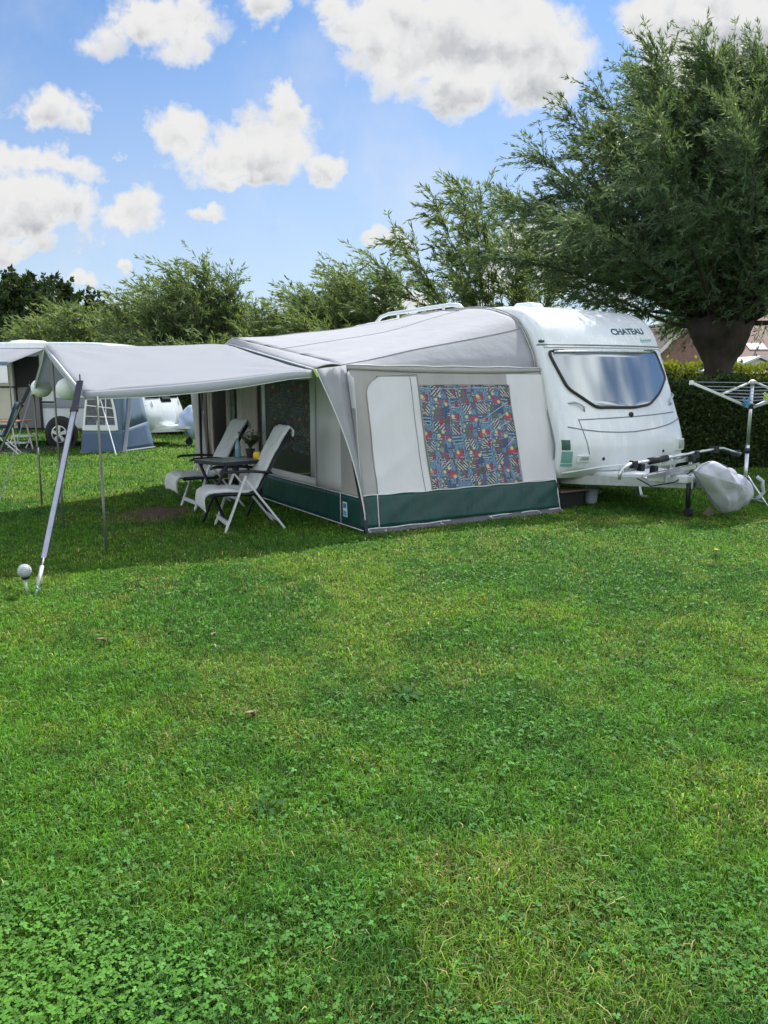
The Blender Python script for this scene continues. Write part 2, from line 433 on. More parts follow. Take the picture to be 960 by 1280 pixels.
    for (px, py, a, b, k) in clouds:
        cu, cv = d2uv(px, py); fy = cth + (640-py)/960*sth
        ra, rb = a/960/fy*1.20, b/960/fy*1.22
        du = math_('MULTIPLY', math_('SUBTRACT', WU, cu), 1/ra); dv = math_('MULTIPLY', math_('SUBTRACT', WV, cv), 1/rb)
        d = math_('SQRT', math_('ADD', math_('MULTIPLY', du, du), math_('MULTIPLY', dv, dv)))
        f = math_('MULTIPLY', math_('SUBTRACT', 1.0, d), .55 + .45*k)
        f = math_('MINIMUM', f, k)
        w_ = math_('MAXIMUM', f, 0.0)
        hs = math_('MULTIPLY', w_, dv) if hs is None else math_('ADD', hs, math_('MULTIPLY', w_, dv))
        wsum = w_ if wsum is None else math_('ADD', wsum, w_)
        dens = f if dens is None else math_('SMOOTH_MAX', dens, f)
        if dens is not f: dens.node.inputs[2].default_value = .12
    n2 = noise(uv.outputs[0], 4.5, 7, .58, (9, 4, 0))
    n3 = noise(uv.outputs[0], 16., 10, .64, (1, 7, 0))
    def puff(off):
        """heaped, cauliflower-like lobes"""
        mp = N.new('ShaderNodeMapping'); mp.inputs['Location'].default_value = off
        nw = N.new('ShaderNodeVectorMath'); nw.operation = 'SCALE'; nw.inputs['Scale'].default_value = .05; L.new(n3.outputs['Color'], nw.inputs[0])
        ad = N.new('ShaderNodeVectorMath'); ad.operation = 'ADD'; L.new(uv.outputs[0], ad.inputs[0]); L.new(nw.outputs[0], ad.inputs[1])
        L.new(ad.outputs[0], mp.inputs[0])
        v = N.new('ShaderNodeTexVoronoi'); v.voronoi_dimensions = '2D'; v.feature = 'SMOOTH_F1'; v.inputs['Scale'].default_value = 13.; v.inputs['Detail'].default_value = 3.
        v.inputs['Roughness'].default_value = .55; v.inputs['Lacunarity'].default_value = 2.2; v.inputs['Smoothness'].default_value = .35
        v.normalize = True
        L.new(mp.outputs[0], v.inputs['Vector']); return v.outputs['Distance']
    p0 = puff((2, 5, 0)); p1 = puff((1.988, 4.978, 0))
    fl = math_('ADD', math_('MULTIPLY', math_('SUBTRACT', .29, p0), 1.2), math_('MULTIPLY', math_('SUBTRACT', n3.outputs['Fac'], .5), .75))
    D = math_('ADD', dens, fl)
    alpha = smooth(D, .0, .50)
    H = math_('DIVIDE', hs, math_('MAXIMUM', wsum, .05))
    # thin veil of haze cloud
    veil = math_('MULTIPLY', smooth(n2.outputs['Fac'], .45, .8), .22)
    low = smooth(V, .02, .55, .50, 0.0)
    alphaF = math_('MAXIMUM', alpha, math_('ADD', veil, low))
    # behind and beside the camera: unseen cumulus, added extra bright for fill light
    gn = noise(tc.outputs['Generated'], 2.6, 9, .6, (5, 2, 8))
    alphaB = smooth(gn.outputs['Fac'], .42, .56)
    front = smooth(Y, .10, .30)
    mixA = N.new('ShaderNodeMix'); mixA.data_type = 'FLOAT'
    L.new(front, mixA.inputs[0]); L.new(alphaB, mixA.inputs[2]); L.new(alphaF, mixA.inputs[3])
    # cloud tone: bright rims where thin, grey where thick, seen from below against the light
    rel = math_('SUBTRACT', p0, p1)
    shade = math_('MULTIPLY', smooth(math_('ADD', D, math_('MULTIPLY', math_('SUBTRACT', n2.outputs['Fac'], .5), 1.1)), .70, 2.2), .80)
    under = math_('MULTIPLY', smooth(H, -.65, .40, .60, 0.), smooth(D, .15, .8))
    shade = math_('ADD', math_('ADD', shade, under), math_('MULTIPLY', rel, -1.0), True)
    g = smooth(shade, 0.0, 1.05, 1.0, .56)
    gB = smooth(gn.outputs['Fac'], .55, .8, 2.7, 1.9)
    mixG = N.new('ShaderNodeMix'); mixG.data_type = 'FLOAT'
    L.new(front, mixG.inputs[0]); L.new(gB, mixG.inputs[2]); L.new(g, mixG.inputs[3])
    cl = N.new('ShaderNodeMix'); cl.data_type = 'RGBA'
    gc = N.new('ShaderNodeMix'); gc.data_type = 'FLOAT'; L.new(front, gc.inputs[0]); gc.inputs[2].default_value = 1.0; L.new(g, gc.inputs[3])
    L.new(gc.outputs[0], cl.inputs[0]); cl.inputs[6].default_value = (.80, .90, 1.06, 1); cl.inputs[7].default_value = (1.0, 1.0, .995, 1)
    cs = N.new('ShaderNodeVectorMath'); cs.operation = 'SCALE'; L.new(cl.outputs[2], cs.inputs[0])
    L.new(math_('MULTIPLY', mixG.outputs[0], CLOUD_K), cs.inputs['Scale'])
    ss = N.new('ShaderNodeVectorMath'); ss.operation = 'MULTIPLY'; ss.inputs[1].default_value = SKY_K; L.new(sky.outputs[0], ss.inputs[0])
    fin = N.new('ShaderNodeMix'); fin.data_type = 'RGBA'
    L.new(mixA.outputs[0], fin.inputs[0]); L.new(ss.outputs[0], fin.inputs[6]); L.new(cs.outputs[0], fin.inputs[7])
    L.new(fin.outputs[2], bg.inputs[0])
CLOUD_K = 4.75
SKY_K = (.43, .615, .785)
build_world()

# ------------------------------------------------------------------ frame of the pitch: s across, t along the caravan, z up
A = Vector((-.1922, 7.8764, 0)); E1 = Vector((.8584, .5129, 0)); E2 = Vector((.5129, -.8584, 0)); UP = Vector((0,0,1))
def W(s, t, z): return A + E1*s + E2*t + UP*z
AL = 2.74                 # depth of the awning
S0, S1 = 2.75, 4.98       # sides of the caravan
SCN = (S0+S1)/2; HW = (S1-S0)/2

# ================================================================== GROUND
def ground_height(x, y): return 0.0
def build_ground():
    m, nt, N, L = _nt('lawn_soil')
    out = N.new('ShaderNodeOutputMaterial'); p = N.new('ShaderNodeBsdfPrincipled'); p.inputs['Roughness'].default_value = .9
    p.inputs['Specular IOR Level'].default_value = .15
    tc = N.new('ShaderNodeTexCoord')
    def nz(s, d=6, r=.6):
        n = N.new('ShaderNodeTexNoise'); n.inputs['Scale'].default_value = s; n.inputs['Detail'].default_value = d; n.inputs['Roughness'].default_value = r
        L.new(tc.outputs['Object'], n.inputs['Vector']); return n.outputs['Fac']
    def ramp(f, stops):
        r = N.new('ShaderNodeValToRGB'); L.new(f, r.inputs[0])
        el = r.color_ramp.elements
        el[0].position, el[0].color = stops[0][0], (*stops[0][1], 1); el[1].position, el[1].color = stops[1][0], (*stops[1][1], 1)
        for s in stops[2:]:
            e = el.new(s[0]); e.color = (*s[1], 1)
        return r.outputs[0]
    c1 = ramp(nz(.8), [(.3, (.075, .145, .024)), (.7, (.115, .165, .034))])
    c2 = ramp(nz(60, 4), [(.35, (.35, .45, .30)), (.68, (1.25, 1.2, 1.1))])
    mx = N.new('ShaderNodeMix'); mx.data_type = 'RGBA'; mx.blend_type = 'MULTIPLY'; mx.inputs[0].default_value = 1
    L.new(c1, mx.inputs[6]); L.new(c2, mx.inputs[7])
    # bare trodden patch before the chairs
    sub = N.new('ShaderNodeVectorMath'); sub.operation = 'SUBTRACT'; sub.inputs[1].default_value = (-2.75, 9.15, 0); L.new(tc.outputs['Object'], sub.inputs[0])
    sc = N.new('ShaderNodeVectorMath'); sc.operation = 'MULTIPLY'; sc.inputs[1].default_value = (1/.55, 1/.75, 1); L.new(sub.outputs[0], sc.inputs[0])
    ln = N.new('ShaderNodeVectorMath'); ln.operation = 'LENGTH'; L.new(sc.outputs[0], ln.inputs[0])
    ad = N.new('ShaderNodeMath'); ad.operation = 'ADD'; L.new(ln.outputs['Value'], ad.inputs[0]); L.new(nz(3), ad.inputs[1])
    mr = N.new('ShaderNodeMapRange'); mr.interpolation_type = 'SMOOTHSTEP'; mr.inputs[1].default_value = 1.0; mr.inputs[2].default_value = 1.6; mr.inputs[3].default_value = 1; mr.inputs[4].default_value = 0
    L.new(ad.outputs[0], mr.inputs[0])
    m2 = N.new('ShaderNodeMix'); m2.data_type = 'RGBA'; L.new(mr.outputs[0], m2.inputs[0]); L.new(mx.outputs[2], m2.inputs[6]); m2.inputs[7].default_value = (.15, .10, .065, 1)
    L.new(m2.outputs[2], p.inputs['Base Color'])
    b = N.new('ShaderNodeBump'); b.inputs['Strength'].default_value = .8; b.inputs['Distance'].default_value = .03
    L.new(nz(45, 5), b.inputs['Height']); L.new(b.outputs[0], p.inputs['Normal']); L.new(p.outputs[0], out.inputs[0])
    mb = MB(); mb.grid([[(x, y, 0) for x in (-900, -60, -20, 0, 20, 60, 900)] for y in (-300, -20, 0, 15, 40, 90, 1500)])
    tag(mb.build('ground', m), kind='structure')
build_ground()

# ---------------------------------------------------------------- lawn
def in_awning(x, y):
    dx, dy = x-A.x, y-A.y; s = dx*E1.x+dy*E1.y; t = dx*E2.x+dy*E2.y
    return (s > .02) & (s < AL) & (t < .02) & (t > -5.3)
def bare(x, y): return np.sqrt(((x+2.75)/.55)**2 + ((y-9.15)/.75)**2)
def build_lawn():
    rng = np.random.default_rng(11)
    bands = [  # y0, y1, count, height, width
        (1.1, 2.4, 125000, .042, .0030), (2.4, 4.0, 165000, .035, .0038), (4.0, 6.5, 160000, .031, .0052),
        (6.5, 10.5, 130000, .031, .0080), (10.5, 18, 80000, .045, .014), (18, 34, 50000, .055, .026)]
    Vs = []; Cs = []
    for (y0, y1, n, h, w) in bands:
        ym = (y0+y1)/2; n = int(n*(ym*.60+2.7)/(ym*.60+.85)); yb = max(.4, y0-.7) if y0 < 1.5 else y0
        y = np.sqrt(rng.random(n)*(y1*y1-yb*yb)+yb*yb)
        x = (rng.random(n)*2-1)*(y*.60+2.7)
        b = bare(x, y) + .5*vnoise(x, y, 6)
        keep = ~in_awning(x, y) & (rng.random(n) < sm(.7, 1.5, b)*.95+.05) & (rng.random(n) < lerp(1., .55, sm(0, .8, np.abs(x)-y*.60-.7)))
        x, y = x[keep], y[keep]; n = len(x)
        pn = fbm(x, y, .9); pd = fbm(x+40, y-12, 1.7); pl = fbm(x-9, y+33, 3.1)
        hh = h*(.45+.9*rng.random(n))*(.75+.55*pl)
        tuft = fbm(x+3, y+5, 7.)
        hh *= .7+.6*tuft
        long = rng.random(n) < .012
        hh = np.where(long, hh*1.9, hh)
        az = rng.random(n)*2*np.pi + 2.5*(vnoise(x, y, 5.)-.5)
        lean = (.2+1.15*rng.random(n)**1.2)
        dx = np.cos(az); dy = np.sin(az); sx = -dy; sy = dx
        face = rng.random(n)*1.2-.6
        sx2 = sx*np.cos(face)+dx*np.sin(face); sy2 = sy*np.cos(face)+dy*np.sin(face)
        wv = w*(.6+.8*rng.random(n))
        p0 = np.stack([x-sx2*wv/2, y-sy2*wv/2, np.zeros(n)-.004], 1); p1 = np.stack([x+sx2*wv/2, y+sy2*wv/2, np.zeros(n)-.004], 1)
        k = .55; mx = x+dx*hh*lean*.38; my = y+dy*hh*lean*.38; mz = hh*.62
        p2 = np.stack([mx+sx2*wv*.42, my+sy2*wv*.42, mz], 1); p3 = np.stack([mx-sx2*wv*.42, my-sy2*wv*.42, mz], 1)
        p4 = np.stack([x+dx*hh*lean, y+dy*hh*lean, hh*np.maximum(.25, 1.05-.50*lean)], 1)
        Vs.append(np.stack([p0, p1, p2, p3, p4], 1))
        # colour of the blade: fresh green, blue-green, yellowing and straw by patches of the turf
        base = np.array([.112, .268, .028]); deep = np.array([.066, .192, .032]); yel = np.array([.205, .325, .038]); straw = np.array([.38, .34, .15])
        fine = .35*(fbm(x+11, y+2, 9.)-.5); t1 = sm(.30, .70, pn+fine)[:, None]; t2 = (sm(.42, .72, pd+fine)*.6)[:, None]
        c = base*(1-t1)+deep*t1; c = c*(1-t2)+yel*t2
        ps = .012+.16*sm(.56, .72, fbm(x*1.0+70, y*.7+5, 2.3))*(y < 9)+.10*sm(.5,.7,pd)
        st = (rng.random(n) < ps)
        c = np.where(st[:, None], straw*(.6+.7*rng.random((n, 1))), c)
        c = c*(.42+1.12*rng.random((n, 1)))*(.8+.45*sm(.3, .7, fbm(x+5, y+9, 13.)))[:, None]
        Cs.append(np.concatenate([c, np.ones((n, 1))], 1))
    V = np.concatenate(Vs); C = np.concatenate(Cs); n = len(V)
    idx = np.arange(n)[:, None]*5
    quad = idx + np.array([0, 1, 2, 3]); tri = idx + np.array([3, 2, 4])
    loops = np.concatenate([quad, tri], 1).ravel(); sizes = np.tile([4, 3], n)
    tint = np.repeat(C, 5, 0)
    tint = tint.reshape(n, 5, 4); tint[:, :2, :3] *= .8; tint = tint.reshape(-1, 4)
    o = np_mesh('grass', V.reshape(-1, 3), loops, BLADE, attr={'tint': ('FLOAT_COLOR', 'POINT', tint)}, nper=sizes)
    tag(o, 'short mown green grass covering the pitch', 'grass', kind='stuff')
    # clover: three rounded leaflets on a stalk, in patches
    n = 470000
    y = 1.1 + 8.4*rng.random(n)**1.35; x = (rng.random(n)*2-1)*(y*.58+2.0)
    q = fbm(x+20, y+80, 1.3)
    ll = np.exp(-(((x+1.0)/.55)**2+((y-1.70)/.40)**2)*1.3)
    lr = np.exp(-(((x-.35)/.95)**2+((y-1.65)/.5)**2)*1.1)
    mid = np.exp(-(((x-.9)/.9)**2+((y-3.6)/.8)**2)) + .8*np.exp(-(((x+.4)/.9)**2+((y-4.2)/.6)**2)) + .7*np.exp(-(((x-1.2)/1.4)**2+((y-6.3)/.9)**2)) + .6*np.exp(-(((x+2.4)/1.2)**2+((y-5.1)/.6)**2))
    q2 = fbm(x-31, y+8, 3.3); bot = sm(2.5, 1.75, y)*sm(2.6, 1.6, np.abs(x))
    pr = np.clip((.022 + .10*mid*sm(.46, .62, q2) + .055*sm(.52, .66, q))*sm(1.6, 3.2, y) + .006 + .62*ll + .20*lr*sm(.34, .6, q2) + .17*bot*sm(.42, .60, q2), 0, 1)
    keep = (rng.random(n) < pr) & ~in_awning(x, y) & (bare(x, y) > 1.2)
    x, y, ll, q = x[keep], y[keep], ll[keep], q[keep]; n = len(x)
    z = .012+.024*rng.random(n)+.010*ll; size = (.0040+.0036*rng.random(n))*(1+.06*y)
    rot = rng.random(n)*2*np.pi
    tx = (rng.random(n)-.5)*.9; ty = (rng.random(n)-.5)*.9
    shape = np.array([(0, 0), (.55, .62), (1.15, .66), (1.55, .30), (1.42, 0), (1.55, -.30), (1.15, -.66), (.55, -.62)])
    Vs = []
    for k in range(3):
        a = rot+k*2*np.pi/3+(rng.random(n)-.5)*.4; ca, sa = np.cos(a)[:, None], np.sin(a)[:, None]
        lx = shape[:, 0][None]*size[:, None]; ly = shape[:, 1][None]*size[:, None]
        px = lx*ca-ly*sa; py = lx*sa+ly*ca
        pz = z[:, None]+px*tx[:, None]+py*ty[:, None]+np.abs(ly)*.35-lx*.12
        Vs.append(np.stack([x[:, None]+px, y[:, None]+py, pz], 2))
    V = np.concatenate(Vs)
    bright = np.array([.095, .240, .034]); dark = np.array([.060, .180, .036])
    f = np.clip(ll*1.1+.55*rng.random(n)+.25*sm(3, 5, y), 0, 1)[:, None]
    c = (dark*(1-f)+bright*f)*(.65+.7*rng.random((n, 1)))
    pale = rng.random((n, 1)) < .08
    c = np.where(pale, c*1.25+np.array([.006, .008, .01]), c)
    C = np.concatenate([np.concatenate([c, np.ones((n, 1))], 1)]*3)
    F = np.arange(len(V)*8)
    o = np_mesh('clover', V.reshape(-1, 3), F, CLOVER, attr={'tint': ('FLOAT_COLOR', 'POINT', np.repeat(C, 8, 0))}, nper=np.full(len(V), 8))
    tag(o, 'patches of low green clover growing in the lawn', 'clover', kind='stuff')
build_lawn()

def rosette(x, y, r, n, label, seed, flower=False):
    rg = random.Random(seed); t = thing('dandelion_plant', label, 'weed', (x, y, 0), 'weeds in the lawn')
    mb = MB()
    for i in range(n):
        a = 2*math.pi*i/n+rg.uniform(-.3, .3); L_ = r*rg.uniform(.7, 1.1); w = L_*.16
        d = Vector((math.cos(a), math.sin(a), 0)); s = Vector((-d.y, d.x, 0)); c = Vector((x, y, .008))
        rows = []
        for k in range(6):
            f = k/5; wd = w*(.25+1.1*f)*(1 if k < 5 else .15)*(1 if k % 2 else .72)
            h = .032*math.sin(f*2.4)
            rows.append([c+d*L_*f+s*wd+UP*(h+.004), c+d*L_*f+UP*h, c+d*L_*f-s*wd+UP*(h+.004)])
        mb.grid(rows)
    mb.build('foliage', WEED, t, smooth=True)
    if flower:
        f = MB(); f.tube([(x, y, .0), (x+.005, y, .075)], .002, 5); f.build('stem', POTLEAF, t)
        f = MB(); f.lathe((x+.005, y, .075), [(.002, 0), (.016, .006), (.018, .012), (.008, .014)], 12); f.build('flower', YFLOWER, t)
rosette(.10, 3.62, .10, 9, 'bluish dandelion rosette in the middle of the lawn', 1)
rosette(-.43, 2.58, .075, 7, 'pale broad leaved weed left of the middle foreground', 2)
rosette(2.98, 6.75, .07, 7, 'dandelion with one yellow flower below the clothes airer', 3, True)
def fallen_leaf(x, y, r, label, rot):
    t = MB(); d = Vector((math.cos(rot), math.sin(rot), 0)); s = Vector((-d.y, d.x, 0)); c = Vector((x, y, .036))
    rows = []
    for k in range(7):
        f = k/6; w = r*.62*math.sin(math.pi*min(1, f*.92+.05))**.8
        rows.append([c+d*r*2*(f-.5)+s*w+UP*.014, c+d*r*2*(f-.5)+UP*.012*math.sin(f*5), c+d*r*2*(f-.5)-s*w+UP*.02])
    t.grid(rows); tag(t.build('fallen_leaf', BROWNLEAF, at=(x, y, .03), smooth=True, solid=.0012), label, 'leaf', 'dry leaves on the lawn')
fallen_leaf(-.62, 3.36, .028, 'largest dry brown leaf lying left of the lawn middle', .6)
fallen_leaf(-1.69, 4.40, .030, 'dry brown leaf farthest left on the open lawn', .2)
fallen_leaf(-1.04, 4.50, .024, 'small dry leaf on the lawn between two other leaves', 1.4)

# ================================================================== MAIN CARAVAN
PROF = [(-.14, .40), (-.06, .48), (-.01, .60), (0, .80), (-.035, .95), (-.10, 1.12), (-.255, 1.5), (-.38, 1.8), (-.50, 2.08), (-.60, 2.27), (-.78, 2.43), (-1.05, 2.525), (-1.6, 2.565), (-3.3, 2.575),
        (-4.9, 2.55), (-5.25, 2.42), (-5.38, 2.1), (-5.46, 1.3), (-5.48, .6), (-5.38, .42)]
def smooth_path(P, n):
    """Catmull-Rom through the points, n samples a span"""
    out = []
    for i in range(len(P)-1):
        p0 = P[max(i-1, 0)]; p1 = P[i]; p2 = P[i+1]; p3 = P[min(i+2, len(P)-1)]
        for k in range(n):
            t = k/n
            out.append(tuple(.5*((2*b)+(-a+c)*t+(2*a-5*b+4*c-d)*t*t+(-a+3*b-3*c+d)*t**3) for a, b, c, d in zip(p0, p1, p2, p3)))
    out.append(P[-1]); return out
PATH = smooth_path(PROF, 4)
def crown(i):
    t, z = PATH[i]
    return lerp(.13, .03, float(sm(2.0, 2.5, z))) if t > -2 else .06
def body_point(i, w, off=0.0):
    t, z = PATH[i]; a = PATH[max(i-1, 0)]; b = PATH[min(i+1, len(PATH)-1)]
    dt, dz = b[0]-a[0], b[1]-a[1]; l = math.hypot(dt, dz); nt_, nz_ = dz/l, -dt/l
    if i < 6: nt_, nz_ = 1, 0
    Rr = .11; q = max(0, (abs(w)*HW-(HW-Rr))/Rr)
    d = crown(i)*(1-w*w) - Rr*(1-math.sqrt(max(0, 1-q*q))) + off
    return SCN+w*HW, t+nt_*d, z+nz_*d
FRONT_N = next(i for i, p in enumerate(PATH) if p[0] < -.9)
def front(s, z, off=0.0):
    """point on the front shell at height z"""
    w = max(-1, min(1, (s-SCN)/HW)); prev = None
    for i in range(FRONT_N+6):
        p = body_point(i, w, off)
        if prev and prev[2] <= z <= p[2]:
            f = (z-prev[2])/max(1e-6, p[2]-prev[2]); return W(s, prev[1]+(p[1]-prev[1])*f, z)
        prev = p
    p = body_point(0, w, off); return W(s, p[1], z)
def front_patch(poly, off, nu=22, nz=14):
    zs = [p[1] for p in poly]; z0, z1 = min(zs), max(zs); rows = []
    for k in range(nz+1):
        z = lerp(z0+1e-4, z1-1e-4, k/nz); xs = []
        for i in range(len(poly)):
            a, b = poly[i], poly[(i+1) % len(poly)]
            if (a[1]-z)*(b[1]-z) < 0: xs.append(a[0]+(b[0]-a[0])*(z-a[1])/(b[1]-a[1]))
        if len(xs) < 2: continue
        l, r = min(xs), max(xs)
        rows.append([front(lerp(l, r, j/nu), z, off) for j in range(nu+1)])
    mb = MB(); mb.grid(rows); return mb
def front_line(pts, r, off=0.0, n=6, sub=8):
    P = []
    for a, b in zip(pts, pts[1:]):
        for k in range(sub): P.append(front(lerp(a[0], b[0], k/sub), lerp(a[1], b[1], k/sub), off))
    P.append(front(*pts[-1], off)); mb = MB(); mb.tube(P, r, n); return mb
def round_poly(P, r, n=5):
    out = []
    for i, p in enumerate(P):
        a = Vector(P[i-1]); b = Vector(p); c = Vector(P[(i+1) % len(P)])
        u = (a-b); v = (c-b); d = min(r, u.length*.45, v.length*.45); u = b+u.normalized()*d; v = b+v.normalized()*d
        for k in range(n+1):
            t = k/n; q = u*(1-t)**2+b*2*t*(1-t)+v*t*t; out.append((q.x, q.y))
    return out
def text_mesh(body, size):
    c = bpy.data.curves.new('text', 'FONT'); c.body = body; c.size = size; c.fill_mode = 'FRONT'; c.offset = .0035
    o = bpy.data.objects.new('text', c); COL.objects.link(o)
    dg = bpy.context.evaluated_depsgraph_get(); me = bpy.data.meshes.new_from_object(o.evaluated_get(dg))
    V = [tuple(v.co) for v in me.vertices]; F = [list(p.vertices) for p in me.polygons]
    bpy.data.objects.remove(o); bpy.data.curves.remove(c); bpy.data.meshes.remove(me)
    return V, F

def build_caravan():
    t = thing('caravan', 'white caravan with bowed front window and teal lettering', 'caravan', tuple(W(SCN, -2.5, 0)))
    mb = MB(); nw = 34
    ws = [math.sin(math.pi/2*(-1+2*k/nw)) for k in range(nw+1)]
    rows = [[W(*body_point(i, w)) for w in ws] for i in range(len(PATH))]
    mb.grid(rows)
    mb.poly([r[0] for r in rows]); mb.poly([r[-1] for r in rows][::-1])
    fl = [rows[0], rows[-1]]; mb.grid(fl)
    body = mb.build('body', WHITE, t, smooth=True, angle=40)
    # lower skirt lip and bright edge of the front
    front_line([(S0+.06, .47), (3.3, .53), (SCN, .555), (4.4, .565), (S1-.05, .565)], .012, .004).build('bumper_trim', WHITE_TRIM, t, smooth=True)
    # window
    wp = round_poly([(2.83, 1.955), (2.87, 1.80), (2.97, 1.50), (3.32, 1.262), (3.95, 1.255), (4.28, 1.29), (4.56, 1.43), (4.82, 1.63), (4.74, 1.985)], .07)
    wf = MB(); P = [front(a, b, .012) for a, b in wp]; P.append(P[0]); wf.tube(P, .019, 8)
    wfo = wf.build('window_frame', BLACK, t, smooth=True)
    front_patch(wp, .018, 30, 16).build('pane', PANE, wfo, smooth=True)
    front_line([(2.90, 1.945), (3.6, 1.962), (4.68, 1.972)], .014, .022).build('blind_rail', SILVER, wfo, smooth=True)
    # roof seam above the window
    front_line([(S0+.01, 2.03), (3.2, 2.035), (SCN, 2.04), (4.4, 2.045), (S1-.01, 2.05)], .011, .002).build('window_rail', SEAM, t, smooth=True)
    front_line([(S0+.05, 2.005), (3.2, 2.01), (SCN, 2.015), (4.4, 2.02), (S1-.05, 2.025)], .012, .006).build('rail_highlight', WHITE_TRIM, t, smooth=True)
    # lettering
    V, F = text_mesh('CHATEAU', .105)
    wd = max(p[0] for p in V)
    mb = MB(); mb.add([front(3.95+p[0]/wd*.70, 2.185+p[1]*1.05+.035*p[0]/wd, .004) for p in V], F)
    for i, xx in enumerate((0,)): pass
    mb.build('lettering', TEAL_INK, t)
    mb = MB()
    sx = 4.50
    pts = []
    for k in range(60):
        f = k/59; pts.append(front(sx+.26*f+.012*math.sin(f*38), 2.115+.02*f+.019*math.cos(f*38+.6), .004))
    mb.tube(pts, .0032, 5); mb.tube([front(sx-.02, 2.10, .004), front(sx+.01, 2.165, .004)], .0035, 5)
    mb.build('script_lettering', TEAL_PALE, t)
    # gas locker lid: fold lines
    lid = front_line([(3.02, 1.118), (3.4, 1.128), (SCN, 1.14), (4.4, 1.16), (4.80, 1.18)], .0075, .001)
    lid.v += []; lo = lid.build('locker_lid', SEAM, t, smooth=True)
    front_line([(2.85, 1.035), (3.05, 1.00), (3.3, .97), (3.6, .955), (SCN, .955), (4.3, .985), (4.65, 1.03), (4.93, 1.10)], .0085, .0).build('lid_fold', SEAM, lo, smooth=True)
    front_line([(3.02, 1.118), (3.06, .92), (3.11, .73), (3.14, .64)], .006, .001).build('lid_edge', SEAM, lo, smooth=True)
    lk = MB(); c = front(SCN, 1.165, .012); lk.lathe(c, [(.001, -.012), (.036, -.012), (.036, .004), (.028, .012), (.001, .013)], 20, axis=E2)
    lk.build('lid_lock', BLACK, lo, smooth=True, angle=40)
    for (s, z) in ((3.34, .635), (4.43, .685)):
        b = MB(); b.lathe(front(s, z, 0), [(.001, -.01), (.022, -.01), (.020, .006), (.012, .012), (.001, .012)], 14, axis=E2); b.build('rubber_stop', BLACK, t, smooth=True)
    mk = MB(); mk.sphere(front(2.80, 2.075, .0), .04, 10, sq=(1, .8, .55)); mk.build('marker_lamp', TEAL_DARK, t, smooth=True)
    # grab handles
    for pts in ([(2.93, 1.315), (3.0, 1.33), (3.07, 1.31), (3.12, 1.27), (3.135, 1.215)], [(4.90, 1.43), (4.885, 1.40), (4.83, 1.37), (4.76, 1.33), (4.74, 1.29), (4.83, 1.29)]):
        P = [front(a, b, .03 if 0 < i < len(pts)-1 else -.005) for i, (a, b) in enumerate(pts)]
        h = MB(); h.tube(P, .012, 8); h.build('grab_handle', STEEL_PALE, t, smooth=True)
    # teal corner panel with lamp below the awning edge
    def corner(z0, z1, sa, sb, off): return front_patch([(sa, z0), (sb, z0), (sb, z1), (sa, z1)], off, 6, 6)
    cp = corner(.60, .74, 2.765, 2.875, .008).build('corner_panel', TEAL, t, smooth=True)
    corner(.757, .88, 2.765, 2.845, .006).build('corner_lamp', TEAL_DARK, cp, smooth=True)
    corner(.555, .59, 2.765, 2.885, .007).build('corner_trim', TEAL_PALE, cp, smooth=True)
    for (s0_, s1_, z0, z1) in ((2.94, 3.12, .61, .69), (4.74, 4.92, .68, .83)):
        f = front_patch([(s0_, z0), (s1_, z0), (s1_, z1), (s0_, z1)], .012, 4, 3).build('light_housing', WHITE_TRIM, t, solid=.03)
        front_patch([(s0_+.03, z0+.02), (s1_-.03, z0+.02), (s1_-.03, z1-.02), (s0_+.03, z1-.02)], .031, 4, 3).build('lens', SILVER, f)
    # awning rail along the side and far edge trims
    for sd_, nm in ((S0-.006, 'edge_trim'), (S1+.004, 'edge_trim')):
        P = []
        for i in range(3, len(PATH)-3):
            tt, zz = PATH[i]; a = PATH[i-1]; b = PATH[i+1]; dt, dz = b[0]-a[0], b[1]-a[1]; l = math.hypot(dt, dz)
            P.append(W(sd_, tt-dz/l*.15, zz+dt/l*.15))
        m_ = MB(); m_.tube(P, .014, 6); m_.build(nm, SEAM, t, smooth=True)
    # roof fittings: rails and vents
    for s in (S0+.25, S1-.25):
        r = MB(); r.tube([W(s, -2.35, 2.58), W(s, -2.5, 2.68), W(s, -2.7, 2.71), W(s, -4.5, 2.71), W(s, -4.75, 2.68), W(s, -4.95, 2.57)], .030, 8)
        for tt in (-2.9, -4.2): r.tube([W(s, tt, 2.56), W(s, tt, 2.68)], .022, 8)
        r.build('roof_rail', WHITE_TRIM, t, smooth=True)
    for (s, tt, w_, h_) in ((3.45, -1.5, .42, .07), (3.95, -2.3, .5, .06)):
        v = MB(); c = W(s, tt, 2.585)
        v.lathe(c, [(w_*.5, 0), (w_*.5, h_*.5), (w_*.42, h_*.9), (w_*.1, h_)], 4); v.build('roof_vent', WHITE_TRIM, t, bevel=.015)
    # chassis, axle and wheels, corner steadies
    ch = MB()
    ch.bar(W(3.05, -.3, .36), W(3.82, 1.05, .40), .06, .11); ch.bar(W(4.68, -.3, .36), W(3.91, 1.05, .40), .06, .11)
    ch.bar(W(3.05, -.3, .36), W(3.05, -5.0, .36), .06, .1); ch.bar(W(4.68, -.3, .36), W(4.68, -5.0, .36), .06, .1)
    ch.bar(W(2.9, -2.9, .34), W(4.85, -2.9, .34), .07, .07)
    ch.build('chassis', STEEL_PALE, t)
    hc = MB(); hc.prism([W(3.25, -.12, .36), W(4.48, -.12, .36), W(4.02, 1.05, .40), W(3.71, 1.05, .40)], (0, 0, .10)); hc.build('drawbar_fairing', WHITE_TRIM, t, bevel=.02)
    cp = MB(); cp.tube([W(SCN, 1.0, .45), W(SCN, 1.38, .47)], .035, 10); cp.sphere(W(SCN, 1.42, .46), .055, 8); cp.build('coupling', STEEL_PALE, t, smooth=True)
